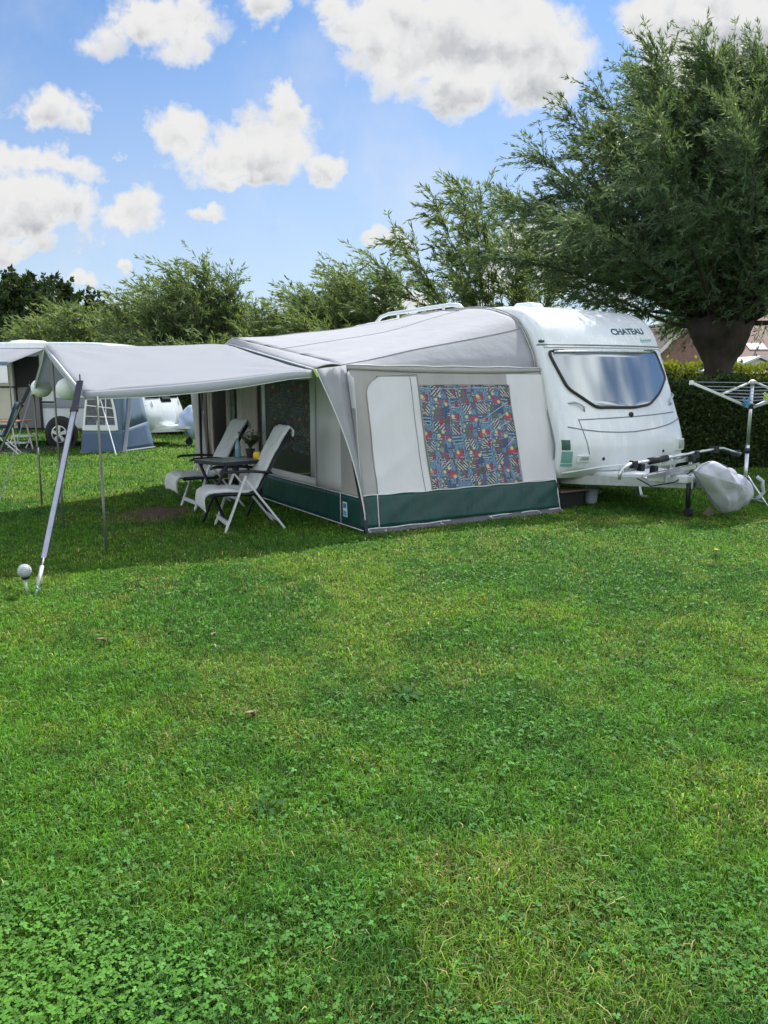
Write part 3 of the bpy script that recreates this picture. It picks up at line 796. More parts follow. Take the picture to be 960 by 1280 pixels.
    jw = MB(); jw.tube([W(SCN-.09, 1.02, .50), W(SCN-.09, 1.03, .07)], .027, 10); jw.build('jockey_strut', NAVYPL, t, smooth=True)
    j2 = MB(); j2.lathe(W(SCN-.12, 1.04, .055), [(.02, 0), (.05, 0), (.055, .015), (.055, .05), (.05, .06), (.02, .06)], 20, axis=E1); j2.build('jockey_wheel', BLACK, t, smooth=True, angle=40)
    for s in (2.98, 4.75):
        w_ = MB(); w_.lathe(W(s-.09, -2.9, .31), [(.18, 0), (.29, .0), (.31, .03), (.31, .15), (.29, .18), (.18, .18)], 28, axis=E1)
        wo = w_.build('wheel', TYRE, t, smooth=True, angle=40)
        r_ = MB(); r_.lathe(W(s-.095, -2.9, .31), [(.01, 0), (.18, .01), (.18, .16), (.01, .17)], 20, axis=E1); r_.build('rim', SILVER, wo)
    for (s, tt) in ((3.1, -.5), (4.6, -.5), (3.1, -4.9), (4.6, -4.9)):
        b = MB(); b.bar(W(s, tt, .38), W(s, tt+.12, .03), .05, .04); b.frame_box(W(s, tt+.12, .015), E1*.06, E2*.06, UP*.015); b.build('corner_steady', STEEL_PALE, t)
    # side window behind the awning
    sw = MB(); sw.grid([[W(S0-.012, -1.5-1.2*j/4, 1.25+.65*i/3) for j in range(5)] for i in range(4)]); sw.build('side_window', PANE_FAR, t)
    return t
build_caravan()

# ---------------- bicycle rack folded on the drawbar
def build_rack():
    t = thing('bicycle_rack', 'folded silver bicycle rack mounted across the caravan drawbar', 'bike rack', tuple(W(SCN, .72, .45)))
    y = .78
    f = MB()
    f.tube([W(2.88, y, .475), W(2.89, y, .56), W(2.93, y, .605), W(3.05, y, .645), W(3.5, y, .672), W(4.15, y, .725), W(4.62, y, .758), W(4.70, y, .757), W(4.85, y+.02, .715), W(5.02, y+.03, .675)], .019, 8)
    f.build('carrying_bar', SILVER, t, smooth=True)
    for (s0_, s1_, z0, z1, tt) in ((2.98, 4.22, .555, .635, .72), (3.16, 4.15, .485, .575, .90)):
        c = MB(); a = W(s0_, tt, z0); b = W(s1_, tt, z1)
        c.bar(a-UP*.0, b, .075, .012); c.bar(a+E2*.034+UP*.018, b+E2*.034+UP*.018, .008, .045); c.bar(a-E2*.034+UP*.018, b-E2*.034+UP*.018, .008, .045)
        c.build('wheel_channel', SILVER, t)
    u = MB(); u.tube([W(3.72, .72, .62), W(3.78, .75, .69), W(3.95, .76, .71), W(4.2, .76, .72), W(4.24, .73, .66)], .016, 8); u.tube([W(SCN, .7, .45), W(SCN, .72, .70)], .03, 8); u.tube([W(SCN+.3, .7, .44), W(SCN+.3, .74, .66)], .02, 8)
    u.build('upright', SILVER, t, smooth=True)
    g = MB(); g.tube([W(3.36, y, .662), W(3.66, y, .684)], .042, 12); g.build('foam_grip', BLACK, t, smooth=True)
    for (s, z) in ((3.10, .64), (3.22, .60), (4.18, .70), (4.12, .66), (4.55, .745), (4.98, .68), (3.45, .56)):
        k = MB(); k.frame_box(W(s, y, z), E1*.035, E2*.04, UP*.045); k.build('clamp', NAVYPL, t, bevel=.01)
    st = MB(); st.tube([W(3.0, .93, .50), W(3.2, .96, .40), W(3.6, .96, .42), W(3.9, .94, .52)], .008, 6); st.tube([W(4.0, .93, .6), W(4.1, .98, .4), W(4.16, .9, .36)], .009, 6)
    st.build('strap', NAVY, t, smooth=True)
    lc = MB(); lc.frame_box(W(3.5, .93, .445), E1*.03, E2*.02, UP*.05); lc.build('latch', STEEL_PALE, t, bevel=.008)
build_rack()
def build_cover():
    """a sack drawn over the coupling: outline in the (s, z) plane, belly in t, folds running to the gathered tip"""
    OUT = [(3.42, .60), (3.57, .675), (3.77, .695), (4.10, .585), (4.36, .44), (4.47, .28), (4.38, .14), (4.04, .065), (3.88, .16), (3.68, .34), (3.48, .52)]
    P = smooth_path(OUT+[OUT[0]], 8)[:-1]; n = len(P); cx, cz = 3.98, .42; rows = []
    for i in range(41):
        th = math.pi*i/40; row = []
        for j in range(n+1):
            x, z = P[j % n]; q = math.sin(th)**.75
            s_ = cx+(x-cx)*q; z_ = cz+(z-cz)*q; t_ = 1.34+.21*math.cos(th)
            a = math.atan2(z-cz, x-cx)
            tip = Vector((s_-4.04, z_-.02)); ang = math.atan2(tip.x, tip.y+.12); rr = tip.length
            fold = abs(mnoise.noise(Vector((ang*3.2+.3*rr, rr*1.2, 2.3+(i > 20)*5))))
            fine = mnoise.noise(Vector((s_*7, z_*5, th*2+1)))
            d = (-.045*(1-fold)**4 + -.055*abs(math.sin(ang*7+2.5*mnoise.noise(Vector((ang*2, rr*2.5, 4)))+(i > 20)*2))**.6*min(1, rr*2.2))*math.sin(th)**.5 + .020*fine + .02*abs(mnoise.noise(Vector((s_*5.5+z_*3, z_*4-s_*2, th))))
            sg = 1 if th < math.pi/2 else -1
            t_ += sg*d*1.3*abs(math.cos(th))**.4; s_ += (s_-cx)*d*.5; z_ += (z_-cz)*d*.5
            row.append(W(s_, t_, z_))
        rows.append(row)
    mb = MB(); mb.grid(rows)
    t = thing('coupling_cover', 'grey crumpled rain cover tied over the drawbar coupling', 'cover', tuple(W(4.05, 1.34, .07)))
    mb.build('cloth', BAG, t, smooth=True)
    cd = MB(); cd.tube([W(4.50, 1.40, .47), W(4.56, 1.44, .42), W(4.53, 1.46, .36), W(4.58, 1.45, .30), W(4.53, 1.44, .24), W(4.50, 1.40, .20)], .022, 7); cd.build('drawcord', BAG, t, smooth=True)
build_cover()
def build_bits():
    t = thing('bucket', 'grey plastic bucket under the caravan front corner', 'bucket', tuple(W(3.56, -.30, 0)))
    b = MB(); c = W(3.56, -.30, .0)
    b.lathe(c, [(.001, .004), (.075, .004), (.098, .19), (.106, .19), (.106, .205), (.094, .205), (.072, .02), (.001, .02)], 22); b.build('tub', BUCKET, t, smooth=True, angle=35)
    h = MB(); h.tube([c+E1*.104*math.cos(a)+E2*(.02+.104*abs(math.sin(a)))+UP*(.19-.03*math.sin(a)) for a in [math.pi*k/12 for k in range(13)]], .004, 5); h.build('handle', STEEL_PALE, t, smooth=True)
    t = thing('storage_crate', 'black crate with a flat board on top beside the grey bucket', 'crate', tuple(W(3.13, -.32, 0)))
    b = MB(); b.frame_box(W(3.13, -.34, .095), E1*.21, E2*.13, UP*.09); b.frame_box(W(3.13, -.34, .185), E1*.225, E2*.145, UP*.012); b.build('tub', CRATEB, t, bevel=.012)
    b = MB(); b.frame_box(W(3.15, -.33, .212), E1*.24, E2*.15, UP*.012); b.build('board', WOOD, t, bevel=.003)
    w = MB(); w.prism([W(3.98, 1.08, .03), W(4.14, 1.02, .09), W(4.15, 1.05, .02), W(4.0, 1.10, .0)], E2*.07)
    tag(w.build('wheel_chock', WOOD, at=tuple(W(4.05, 1.06, 0)), bevel=.006), 'small wooden chock lying under the grey rain cover', 'chock')
    # potted geranium behind the rack
    t = thing('garden_plant', 'small garden plant with a red flower before the dark hedge', 'plant', (4.05, 11.2, 0))
    st = MB()
    for k in range(7):
        a = k*.9; st.tube([(4.05, 11.2, 0), (4.05+.05*math.cos(a), 11.2+.05*math.sin(a), .35), (4.05+.16*math.cos(a), 11.2+.14*math.sin(a), .70+.03*k)], [.006, .005, .003], 5)
    st.build('stem', POTLEAF, t)
    fo = MB(); rg = random.Random(5)
    for k in range(70):
        p = Vector((4.05+rg.gauss(.06, .11), 11.2+rg.gauss(0, .09), rg.uniform(.35, .88))); u = Vector((rg.uniform(-1, 1), rg.uniform(-1, 1), rg.uniform(-.4, .6))).normalized(); v = u.orthogonal().normalized()
        fo.poly([p-u*.035, p+v*.02, p+u*.035, p-v*.02])
    fo.build('foliage', HEDGE_Y, t)
    fl = MB(); fl.sphere((3.93, 11.1, .78), .05, 8, sq=(1, 1, .9)); fl.sphere((3.98, 11.08, .74), .04, 8); fl.build('flower', RED, t, smooth=True)
build_bits()

# ================================================================== AWNING
def wall_t(z): return -.257*z
def wrk(s, z, a=.018):
    q = mnoise.noise(Vector((s*.9+2, z*.9, 11.)))
    fold = max(0, math.sin((s*1.1-z*1.5)*8.5+3*mnoise.noise(Vector((s, z, 5.)))))**2*max(0, q+.15)
    return a*(mnoise.noise(Vector((s*1.1+5, z*1.7, 2.)))*1.3 + .5*mnoise.noise(Vector((s*3.1, z*2.2+s*1.7, 7.))) + 1.0*fold)
def RWp(s, z, off=0.0): return W(s, wall_t(z) + wrk(s, z) + off, z)
def rw_patch(poly_rows, off, nu=16):
    """rows of (z, s_left, s_right)"""
    mb = MB(); mb.grid([[RWp(lerp(a, b, j/nu), z, off) for j in range(nu+1)] for (z, a, b) in poly_rows]); return mb
def rw_rect(s0_, s1_, z0, z1, off, nu=16, nz=12): return rw_patch([(lerp(z0, z1, k/nz), s0_, s1_) for k in range(nz+1)], off, nu)
RAIL = [(-.53, 1.75), (-.60, 1.95), (-.81, 2.25), (-1.05, 2.42), (-1.6, 2.555), (-2.4, 2.585), (-3.3, 2.59), (-4.0, 2.585), (-5.1, 2.55)]
CORN = Vector((0, -.45, 1.745)); PEAK = Vector((-.42, -2.65, 2.12)); FCOR = Vector((0, -5.25, 1.745))
def front_edge(k):
    """(s,t,z) along the roof's front line for k in 0..8"""
    tab = [0, .012, .03, .10, .36, .66, 1.0]
    if k <= 6:
        i = int(k); f = k-i; a = tab[i]; b = tab[min(i+1, 6)]; return CORN.lerp(PEAK, a+(b-a)*f)
    return PEAK.lerp(FCOR, (k-6)/2)
def rail(k):
    i = min(int(k), 7); f = k-i; a, b = RAIL[i], RAIL[i+1]
    # smooth blend
    p0 = RAIL[max(i-1, 0)]; p3 = RAIL[min(i+2, 8)]
    c = [.5*((2*a[q])+(-p0[q]+b[q])*f+(2*p0[q]-5*a[q]+4*b[q]-p3[q])*f*f+(-p0[q]+3*a[q]-3*b[q]+p3[q])*f**3) for q in (0, 1)]
    return Vector((AL, c[0], c[1]))
def roof_pt(u, k):
    a = front_edge(k); b = rail(k); p = a.lerp(b, u)
    sag = math.sin(math.pi*u)*(.05*float(sm(1.8, 4, k)) + .012)
    p.z -= sag
    p.z += .022*mnoise.noise(Vector((p.x*1.0, p.y*2.6, 4.))) + .018*mnoise.noise(Vector((p.x*.8+p.y*2.0, p.y*5., 1.)))*(1-u)
    return p
def build_awning():
    t = thing('caravan_awning', 'grey and green caravan awning tent with patterned side window', 'awning', tuple(W(0, 0, 0)))
    n = 26
    ks = [8*k/80 for k in range(81)]
    mb = MB(); mb.grid([[W(*roof_pt(j/n, k)) for j in range(n+1)] for k in ks])
    roof = mb.build('roof', CANVAS, t, smooth=True, solid=.004)
    # seam lines on the roof
    for k, r in ((2.0, .004), (4.6, .003), (6.0, .003)):
        s = MB(); s.tube([W(*(roof_pt(j/n, k)+Vector((0, .004, .006)))) for j in range(n+1)], r, 5); s.build('seam', CANVAS, roof, smooth=True)
    # hood in front of the roof line
    NEAR = Vector((-.42, -.32, 1.70)); MIDH = Vector((-.43, -2.72, 2.05)); FARH = Vector((-.42, -5.2, 1.68))
    def hood_out(f): return NEAR.lerp(MIDH, f/.5) if f <= .5 else MIDH.lerp(FARH, (f-.5)/.5)
    def hood_in(f): return CORN.lerp(PEAK, f/.5) if f <= .5 else PEAK.lerp(FCOR, (f-.5)/.5)
    h = MB(); rows = []
    for k in range(41):
        f = k/40; a = hood_in(f); b = hood_out(f); row = []
        for j in range(6):
            p = a.lerp(b, j/5); p.z += .03*math.sin(math.pi*j/5); row.append(W(*p))
        rows.append(row)
    h.grid(rows); hood = h.build('hood', CANVAS, t, smooth=True, solid=.004)
    hp = MB(); hp.tube([W(*(hood_out(k/40))) for k in range(41)], .008, 6); hp.build('hood_edge', PIPING, hood, smooth=True)
    ln = MB(); rows = []
    for k in range(21):
        f = k/40; b = hood_out(f); rows.append([W(*b), W(b.x+.03, b.y, b.z-.05)])
    ln.grid(rows); ln.build('hood_lining', HOODIN, hood, solid=.003)
    # side wall towards the lawn
    zt = 1.75
    w_ = MB(); w_.grid([[RWp(AL*j/34, lerp(.05, zt, k/26)) for j in range(35)] for k in range(27)])
    wall = w_.build('side_wall', CANVAS_SIDE, t, smooth=True, solid=.003, offset=0)
    # pale panels
    rows = []
    for k in range(25):
        z = lerp(.39, 1.63, k/24); sl = .20 + .02*z + (.16*(max(0, z-1.45)/.18)**2.2 if z > 1.45 else 0)
        rows.append((z, sl, .885))
    rw_patch(rows, .006, 14).build('pale_panel', CANVAS_LIGHT, wall, smooth=True)
    rw_patch([(lerp(.40, 1.665, k/20), lerp(2.195, 2.165, k/20), AL-.004) for k in range(21)], .006, 8).build('pale_panel', CANVAS_LIGHT, wall, smooth=True)
    sm_ = MB(); sm_.tube([RWp(.80, lerp(.39, 1.64, k/14), .010) for k in range(15)], .0035, 5); sm_.build('zip', SEAM, wall, smooth=True)
    ed = MB(); P = [RWp(a, z, .009) for z, a, b in rows]; P += [RWp(lerp(.37, .88, k/6), 1.632+.004*k, .009) for k in range(7)]
    ed.tube(P, .004, 5); ed.build('panel_seam', CANVAS_SIDE, wall, smooth=True)
    fl = rw_patch([(lerp(1.53, 1.665, k/5), .90, 2.165) for k in range(6)], .010, 14); fl.build('window_flap', CANVAS_SIDE, wall, smooth=True)
    # sag line of the roof hem over the wall
    hm = MB(); rows = []
    for j in range(30):
        s = AL*j/29; zz = 1.745-.0*math.sin(math.pi*j/29); low = .035+.045*math.sin(math.pi*j/29)**.7*(.6+.4*s/AL)
        rows.append([RWp(s, zz, .012), RWp(s, zz-low*.5, .020), RWp(s, zz-low, .014)])
    hm.grid(rows); hm.build('roof_hem', CANVAS_SIDE, t, smooth=True, solid=.003)
    for (z0, off) in ((1.748, .018),):
        p_ = MB(); p_.tube([RWp(AL*j/29, z0+.004*math.sin(j*.9), off) for j in range(30)], .006, 6); p_.build('hem_piping', PIPING, t, smooth=True)
    # window: printed curtain behind clear vinyl
    build_curtain(wall)
    rw_patch([(lerp(.405, 1.535, k/16), .905, lerp(2.20, 2.165, k/16)) for k in range(17)], .016, 20).build('window_film', VINYL, wall, smooth=True)
    # creases pulled across the film, their glare put in as pale colour
    cr = MB()
    for (a, b) in (((1.0, 1.50), (2.12, 1.505)), ((1.68, 1.12), (2.15, 1.34)), ((1.72, 1.03), (2.16, 1.24)), ((1.80, .99), (2.17, 1.13)), ((2.0, .80), (2.17, .93))):
        cr.tube([RWp(lerp(a[0], b[0], k/6), lerp(a[1], b[1], k/6), .018) for k in range(7)], [.0008, .0015, .0022, .0028, .0028, .002, .001], 5)
    cr.build('crease_glint', CANVAS_LIGHT, wall, smooth=True)
    st_ = MB(); st_.tube([RWp(a, b, .019) for a, b in ((.895, .40), (.895, 1.0), (.895, 1.54), (1.4, 1.545), (2.17, 1.545), (2.19, 1.0), (2.21, .40))], .004, 5); st_.build('window_seam', CANVAS_SIDE, wall, smooth=True)
    # green skirt, mud flap, piping
    sk = MB(); rows = []
    for k in range(9):
        z = lerp(.055, .392, k/8); rows.append([RWp(AL*j/60, z, .011+.016*math.sin(math.pi*k/8)*mnoise.noise(Vector((j*.23-k*.35, k*.12, 3)))+.030*math.sin(math.pi*k/8)*max(0, math.sin(j*.42-k*.62+2*mnoise.noise(Vector((j*.1, 0, 9)))))**2*max(0, mnoise.noise(Vector((j*.07+1.3, 0, 21)))+.25)) for j in range(61)])
    sk.grid(rows); skirt = sk.build('skirt', GREEN, t, smooth=True, solid=.003)
    for z in (.05, .392):
        p_ = MB(); p_.tube([RWp(AL*j/40, z+.004*math.sin(j), .014) for j in range(41)], .0065, 6); p_.build('piping', PIPING, skirt, smooth=True)
    for s in (.165,):
        p_ = MB(); p_.tube([RWp(s+.03*k/8, lerp(.05, .39, k/8), .016) for k in range(9)], .006, 6); p_.build('piping', PIPING, skirt, smooth=True)
    mf = MB(); mf.grid([[W(AL*j/50, lerp(.045, -.01, k/3)+.02*mnoise.noise(Vector((j*.3, k*.6, 1))), lerp(.006, .06, k/3)) for j in range(51)] for k in range(4)])
    mf.build('mud_flap', MUD, t, smooth=True, solid=.003)
    for s in (.03, .22, .95, 1.65, 2.38, AL-.01):
        g = MB(); g.tube([W(s, 0, .05), W(s+.01, .035, .0)], .008, 5); g.tube([W(s+.01, .03, -.03), W(s+.012, .035, .035)], .005, 5); g.build('peg_loop', PIPING, t)
    # edge pipings
    for ss_ in (0, AL-.002):
        e = MB(); e.tube([RWp(ss_, lerp(.05, 1.745, k/16), .011) for k in range(17)], .0075, 6); e.build('edge_piping', PIPING, wall, smooth=True)
    for d in (0, .028):
        e = MB(); e.tube([W(AL-.005, rail(k/6).y+d*.9, rail(k/6).z+d*.55) for k in range(0, 40)], .008, 6)
        e.build('rail_piping', PIPING if d == 0 else CANVAS_SIDE, t, smooth=True)
    # wing: cloth triangle from the hood's near tip down to the corner peg
    wg = MB(); rows = []; top_o = NEAR; bot = Vector((0, .0, .03))
    for k in range(19):
        f = k/18; inn = CORN.lerp(bot, f); outp = NEAR.lerp(bot, f) + Vector((.10*math.sin(math.pi*f)*1.0, -.02*math.sin(math.pi*f), 0)); row = []
        for j in range(8):
            p = outp.lerp(inn, j/7); p.y += .022*math.sin(j*1.9+f*3)*(1-f)*(j not in (0, 7)); row.append(W(*p)+E2*(.045 if k < 17 else .02))
        rows.append(row)
    wg.grid(rows); wing = wg.build('wing', CANVAS, t, smooth=True, solid=.003)
    wp_ = MB(); wp_.tube([r[0]+E2*.003 for r in rows], .007, 6); wp_.build('wing_piping', PIPING, wing, smooth=True)
    # front wall
    def FW(tt, z, off=0.0): return W(-off+.006*mnoise.noise(Vector((tt*2, z*2, 1))), tt - .14*z*(1 if tt > -.6 else 0)*max(0, (tt+.6)/.6), z)
    def fw_patch(t0, t1, z0, z1, off, nu=10, nz=10, top=None):
        mb = MB(); mb.grid([[FW(lerp(t0, t1, j/nu), lerp(z0, z1 if top is None else top(lerp(t0, t1, j/nu)), k/nz), off) for j in range(nu+1)] for k in range(nz+1)]); return mb
    def top(tt): return interp([(-5.25, 1.73), (-2.65, 2.02), (-.45, 1.74), (0, 1.6)], tt)
    fw = fw_patch(-1.18, -.02, .38, 0, 0, 12, 12, top).build('front_panel', CANVAS_LIGHT, t, smooth=True, solid=.003)
    fw_patch(-.52, -.03, .39, 1.30, .006, 6, 8).build('corner_panel', CANVAS_SIDE, fw, smooth=True)
    sm2 = MB(); sm2.tube([FW(-1.14, z, .006) for z in (.4, .8, 1.2, 1.7)], .005, 5); sm2.build('seam', CANVAS_SIDE, fw)
    # framed clear window
    wf = MB()
    for (a, b, c, d) in ((-2.78, -1.18, .38, .47), (-2.78, -1.18, 1.60, 1.75), (-1.30, -1.18, .47, 1.60), (-2.78, -2.66, .47, 1.60)):
        wf.grid([[FW(lerp(a, b, j/6), lerp(c, d, k/3), .002) for j in range(7)] for k in range(4)])
    wf.grid([[FW(lerp(-2.78, -1.18, j/8), lerp(1.75, top(lerp(-2.78, -1.18, j/8)), k/2), .002) for j in range(9)] for k in range(3)])
    wfo = wf.build('front_window', CANVAS_LIGHT, t, smooth=True, solid=.003)
    fw_patch(-2.655, -1.305, .475, 1.595, -.004, 24, 20).build('pane', VINYL_DIM, wfo, smooth=True)
    build_curtain(wfo, lambda a, z: FW(-a, z, -.05-.02*math.sin(a*24)), (1.28, 2.68, .72, 1.66), 150, 110)
    fs = fw_patch(-2.80, -.005, .035, .375, .010, 30, 6).build('front_skirt', GREEN, t, smooth=True, solid=.003)
    for z in (.035, .375):
        p_ = MB(); p_.tube([FW(-2.80+2.79*k/24, z, .016) for k in range(25)], .006, 6); p_.build('piping', PIPING, fs, smooth=True)
    p_ = MB(); p_.tube([FW(-.52, .035, .016), FW(-.52, .375, .016)], .005, 5); p_.build('piping', PIPING, fs, smooth=True)
    lb = MB()
    lb.grid([[FW(lerp(-.45, -.35, i), lerp(.13, .29, k), .020) for i in (0, 1)] for k in (0, 1)]); lab = lb.build('label_patch', LABEL_W, fs, solid=.003)
    b2 = MB(); b2.grid([[FW(lerp(-.437, -.363, i), lerp(.225, .277, k), .024) for i in (0, 1)] for k in (0, 1)]); b2.build('label_patch', LABEL_B, fs)
    b2 = MB(); b2.grid([[FW(lerp(-.437, -.363, i), lerp(.14, .195, k), .024) for i in (0, 1)] for k in (0, 1)]); b2.build('label_patch', LABEL_C, fs)
    # doorway: posts, rolled and hanging canvas
    for pa, pb in ((W(.03, -2.86, 0), W(.03, -2.86, top(-2.86))), (W(.03, -3.74, 0), W(.03, -3.74, top(-3.74))), (W(.04, -.05, 0), W(.04, -.44, 1.72)), (W(.04, -5.2, 0), W(.04, -5.2, 1.7))):
        ps = MB(); ps.tube([pa, pb], .014, 8); ps.build('tent_pole', POLE, t, smooth=True)
    def hang(t0, t1, z0, folds, amp, mat, name, z1=None, off=0.0, parent=t, lean=0.0):
        mb = MB(); mb.grid([[W(-off+amp*math.sin(folds*2*math.pi*j/24)+.01*mnoise.noise(Vector((j*.2, k*.3, folds))), lerp(t0, t1, j/24)+lean*(1-k/10), lerp(z0, top(lerp(t0, t1, j/24)) if z1 is None else z1, k/10)) for j in range(25)] for k in range(11)])
        return mb.build(name, mat, parent, smooth=True, solid=.003)
    hang(-3.72, -2.93, .10, 3, .012, CANVAS_PINK, 'door_panel')
    hang(-4.02, -3.78, .10, 3, .02, VINYL_DARK, 'door_window')
    hang(-4.18, -4.02, .10, 1.5, .02, CANVAS_PINK, 'door_panel')
    hang(-5.0, -4.72, .08, 2, .03, CANVAS_PINK, 'door_curtain', off=.02)
    hang(-5.62, -5.05, .06, 2, .03, CANVAS_SIDE, 'door_curtain', off=.10, lean=.28)
    st = MB(); st.tube([W(-.14, -5.0, 1.7), W(-.15, -4.98, .9), W(-.14, -5.0, .0)], .02, 6); st.build('tie_strap', NAVY, t)
    # far end wall and dark sheet inside
    bw = MB(); bw.grid([[W(AL*j/10, -5.25, lerp(.02, lerp(1.73, 2.5, j/10), k/6)) for j in range(11)] for k in range(7)]); bw.build('end_wall', CANVAS_SIDE, t, smooth=True, solid=.003)
    gs = MB(); gs.prism([W(.05, -.05, .012), W(AL-.05, -.05, .012), W(AL-.05, -5.2, .012), W(.05, -5.2, .012)], (0, 0, .006)); gs.build('groundsheet', MAT_DARK, t)
    # navy storm strap at the corner
    ss = MB(); a = W(-.062, -.15, .76); b = W(-.005, .03, .03); ss.bar(a+E2*.004, b+E2*.004, .036, .010, up=E2); ss.build('corner_strap', NAVY, t)
    ty = MB(); ty.tube([W(-.43, -.30, 1.70), W(-.40, -.27, 1.62)], .010, 5); ty.tube([W(-.42, -.30, 1.70), W(-.37, -.28, 1.65)], .007, 5); ty.build('tie', LIME, hood)
    return t

def build_curtain(wall, PF=None, rect=(.902, 2.20, .40, 1.54), nx=230, nz=210, name='printed_curtain'):
    PF = PF or (lambda s, z: RWp(s, z, .0110+.0035*math.sin(s*21+z*1.5+.8*math.sin(s*5))))
    """printed cotton: a repeat of stripes, dots, zigzags and blocks painted face by face"""
    s0_, s1_, z0, z1 = rect
    xs = np.linspace(s0_, s1_, nx+1); zs = np.linspace(z0, z1, nz+1)
    V = np.zeros((nz+1, nx+1, 3))
    for k, z in enumerate(zs):
        for j, s in enumerate(xs):
            V[k, j] = PF(s, z)
    X, Z = np.meshgrid((xs[:-1]+xs[1:])/2, (zs[:-1]+zs[1:])/2)
    T = .40; rng = np.random.default_rng(8)
    X = X+.012*np.sin(Z*9+X*4); Z = Z+.015*np.sin(X*6)
    u = ((X-s0_)/T+.1) % 1; v = ((Z-z0)/T + .5*np.floor((X-s0_)/T+.1)) % 1
    C = np.zeros(X.shape+(3,)); C[:] = (.035, .075, .16)
    pal = dict(n=(.010, .020, .075), b=(.024, .085, .23), c=(.17, .32, .42), r=(.42, .02, .05), t=(.03, .10, .11), k=(.018, .018, .024), s=(.48, .46, .44), o=(.13, .105, .06), p=(.15, .06, .10))
    def block(x0, x1, y0, y1, c, stripe=None, ang=0, per=.05, duty=.5):
        xx = (u-x0) % 1; yy = (v-y0) % 1
        m = (xx < (x1-x0)) & (yy < (y1-y0))
        if stripe is not None:
            d = (xx*math.cos(ang)+yy*math.sin(ang))/per % 1
            C[m & (d < duty)] = pal[c]; C[m & (d >= duty)] = pal[stripe]
        else: C[m] = pal[c]
    block(0, .38, .0, .30, 'k', 's', .8, .075); block(.40, .66, .02, .30, 'o', 't', 1.9, .06)
    block(.68, 1.0, .0, .26, 'b', 'n', 0, .06); block(.0, .30, .34, .52, 'r'); block(.30, .62, .34, .5, 'n', 'c', 0, .055)
    block(.64, .98, .30, .46, 'r', 'p', 1.57, .07); block(.02, .4, .54, .70, 'b', 'c', 0, .05); block(.42, .80, .54, .84, 's', 'k', 2.3, .075)
    block(.82, 1.0, .50, .78, 'p', 'b', .4, .06); block(.0, .40, .72, .96, 'c', 'n', 1.57, .09); block(.42, .78, .86, 1.0, 'p', 'o', 1.57, .06); block(.80, 1.0, .80, .98, 'o', 'k', .9, .06)
    # a finer layer of small stripes and blocks over the large ones
    u2 = (u*2.37+.2) % 1; v2 = (v*2.81+.15) % 1
    for (a, b, c_, d_, c1, c2, per, hor) in ((.0, .34, .0, .4, 'c', 'n', .055, 0), (.4, .72, .1, .5, 'k', 's', .07, 1), (.75, 1., .3, .8, 'r', 'n', .09, 1), (.05, .4, .55, .95, 'b', 'c', .06, 0), (.5, .8, .6, .95, 't', 'o', .08, 1)):
        hsh = _tab[(np.floor(u*2.37+.2).astype(int)*7+np.floor((X-s0_)/T+.1).astype(int)*13+int(a*90)) % 256, (np.floor(v*2.81+.15).astype(int)*5+np.floor((Z-z0)/T+8).astype(int)*11) % 256]
        m = (u2 > a) & (u2 < b) & (v2 > c_) & (v2 < d_) & (hsh > .42)
        q = ((v2 if hor else u2)+.3*(hsh > .7)*(u2 if hor else v2))/per/2 % 1
        C[m & (q < .5)] = pal[c1]; C[m & (q >= .5)] = pal[c2]
    # pale blue outlines wandering between the blocks
    zz = (v + .05*np.sign(np.sin(u*2*np.pi*3))) % 1
    C[np.abs(zz-.31) < .012] = pal['c']; C[np.abs(((u+.04*np.sign(np.sin(v*2*np.pi*4))) % 1)-.40) < .012] = pal['c']
    C[np.abs(((u+.3*v) % 1)-.81) < .012] = pal['b']
    for (a, b, r, c) in ((.12, .50, .055, 'y'), (.58, .46, .05, 'y'), (.90, .34, .05, 'y'), (.22, .30, .035, 'o'), (.5, .2, .03, 'y'), (.46, .08, .028, 'y'), (.58, .28, .026, 'y'), (.72, .56, .045, 'y'), (.05, .80, .03, 'c')):
        du = np.minimum(np.abs(u-a), 1-np.abs(u-a)); dv = np.minimum(np.abs(v-b), 1-np.abs(v-b))
        C[(du*du+dv*dv) < r*r] = (.58, .54, .24) if c == 'y' else pal[c]
    C = C*(.85+.3*rng.random(X.shape+(1,)))
    idx = np.arange((nz+1)*(nx+1)).reshape(nz+1, nx+1)
    F = np.stack([idx[:-1, :-1], idx[:-1, 1:], idx[1:, 1:], idx[1:, :-1]], -1).reshape(-1, 4)
    m, nt, N, L = _nt('printed_cotton'); out = N.new('ShaderNodeOutputMaterial'); p = N.new('ShaderNodeBsdfPrincipled'); p.inputs['Roughness'].default_value = .8
    at = N.new('ShaderNodeAttribute'); at.attribute_name = 'print'; L.new(at.outputs['Color'], p.inputs['Base Color']); L.new(p.outputs[0], out.inputs[0])
    np_mesh(name, V.reshape(-1, 3), F, m, parent=wall, attr={'print': ('FLOAT_COLOR', 'FACE', np.concatenate([C.reshape(-1, 3), np.ones((C.shape[0]*C.shape[1], 1))], 1))})
build_awning()

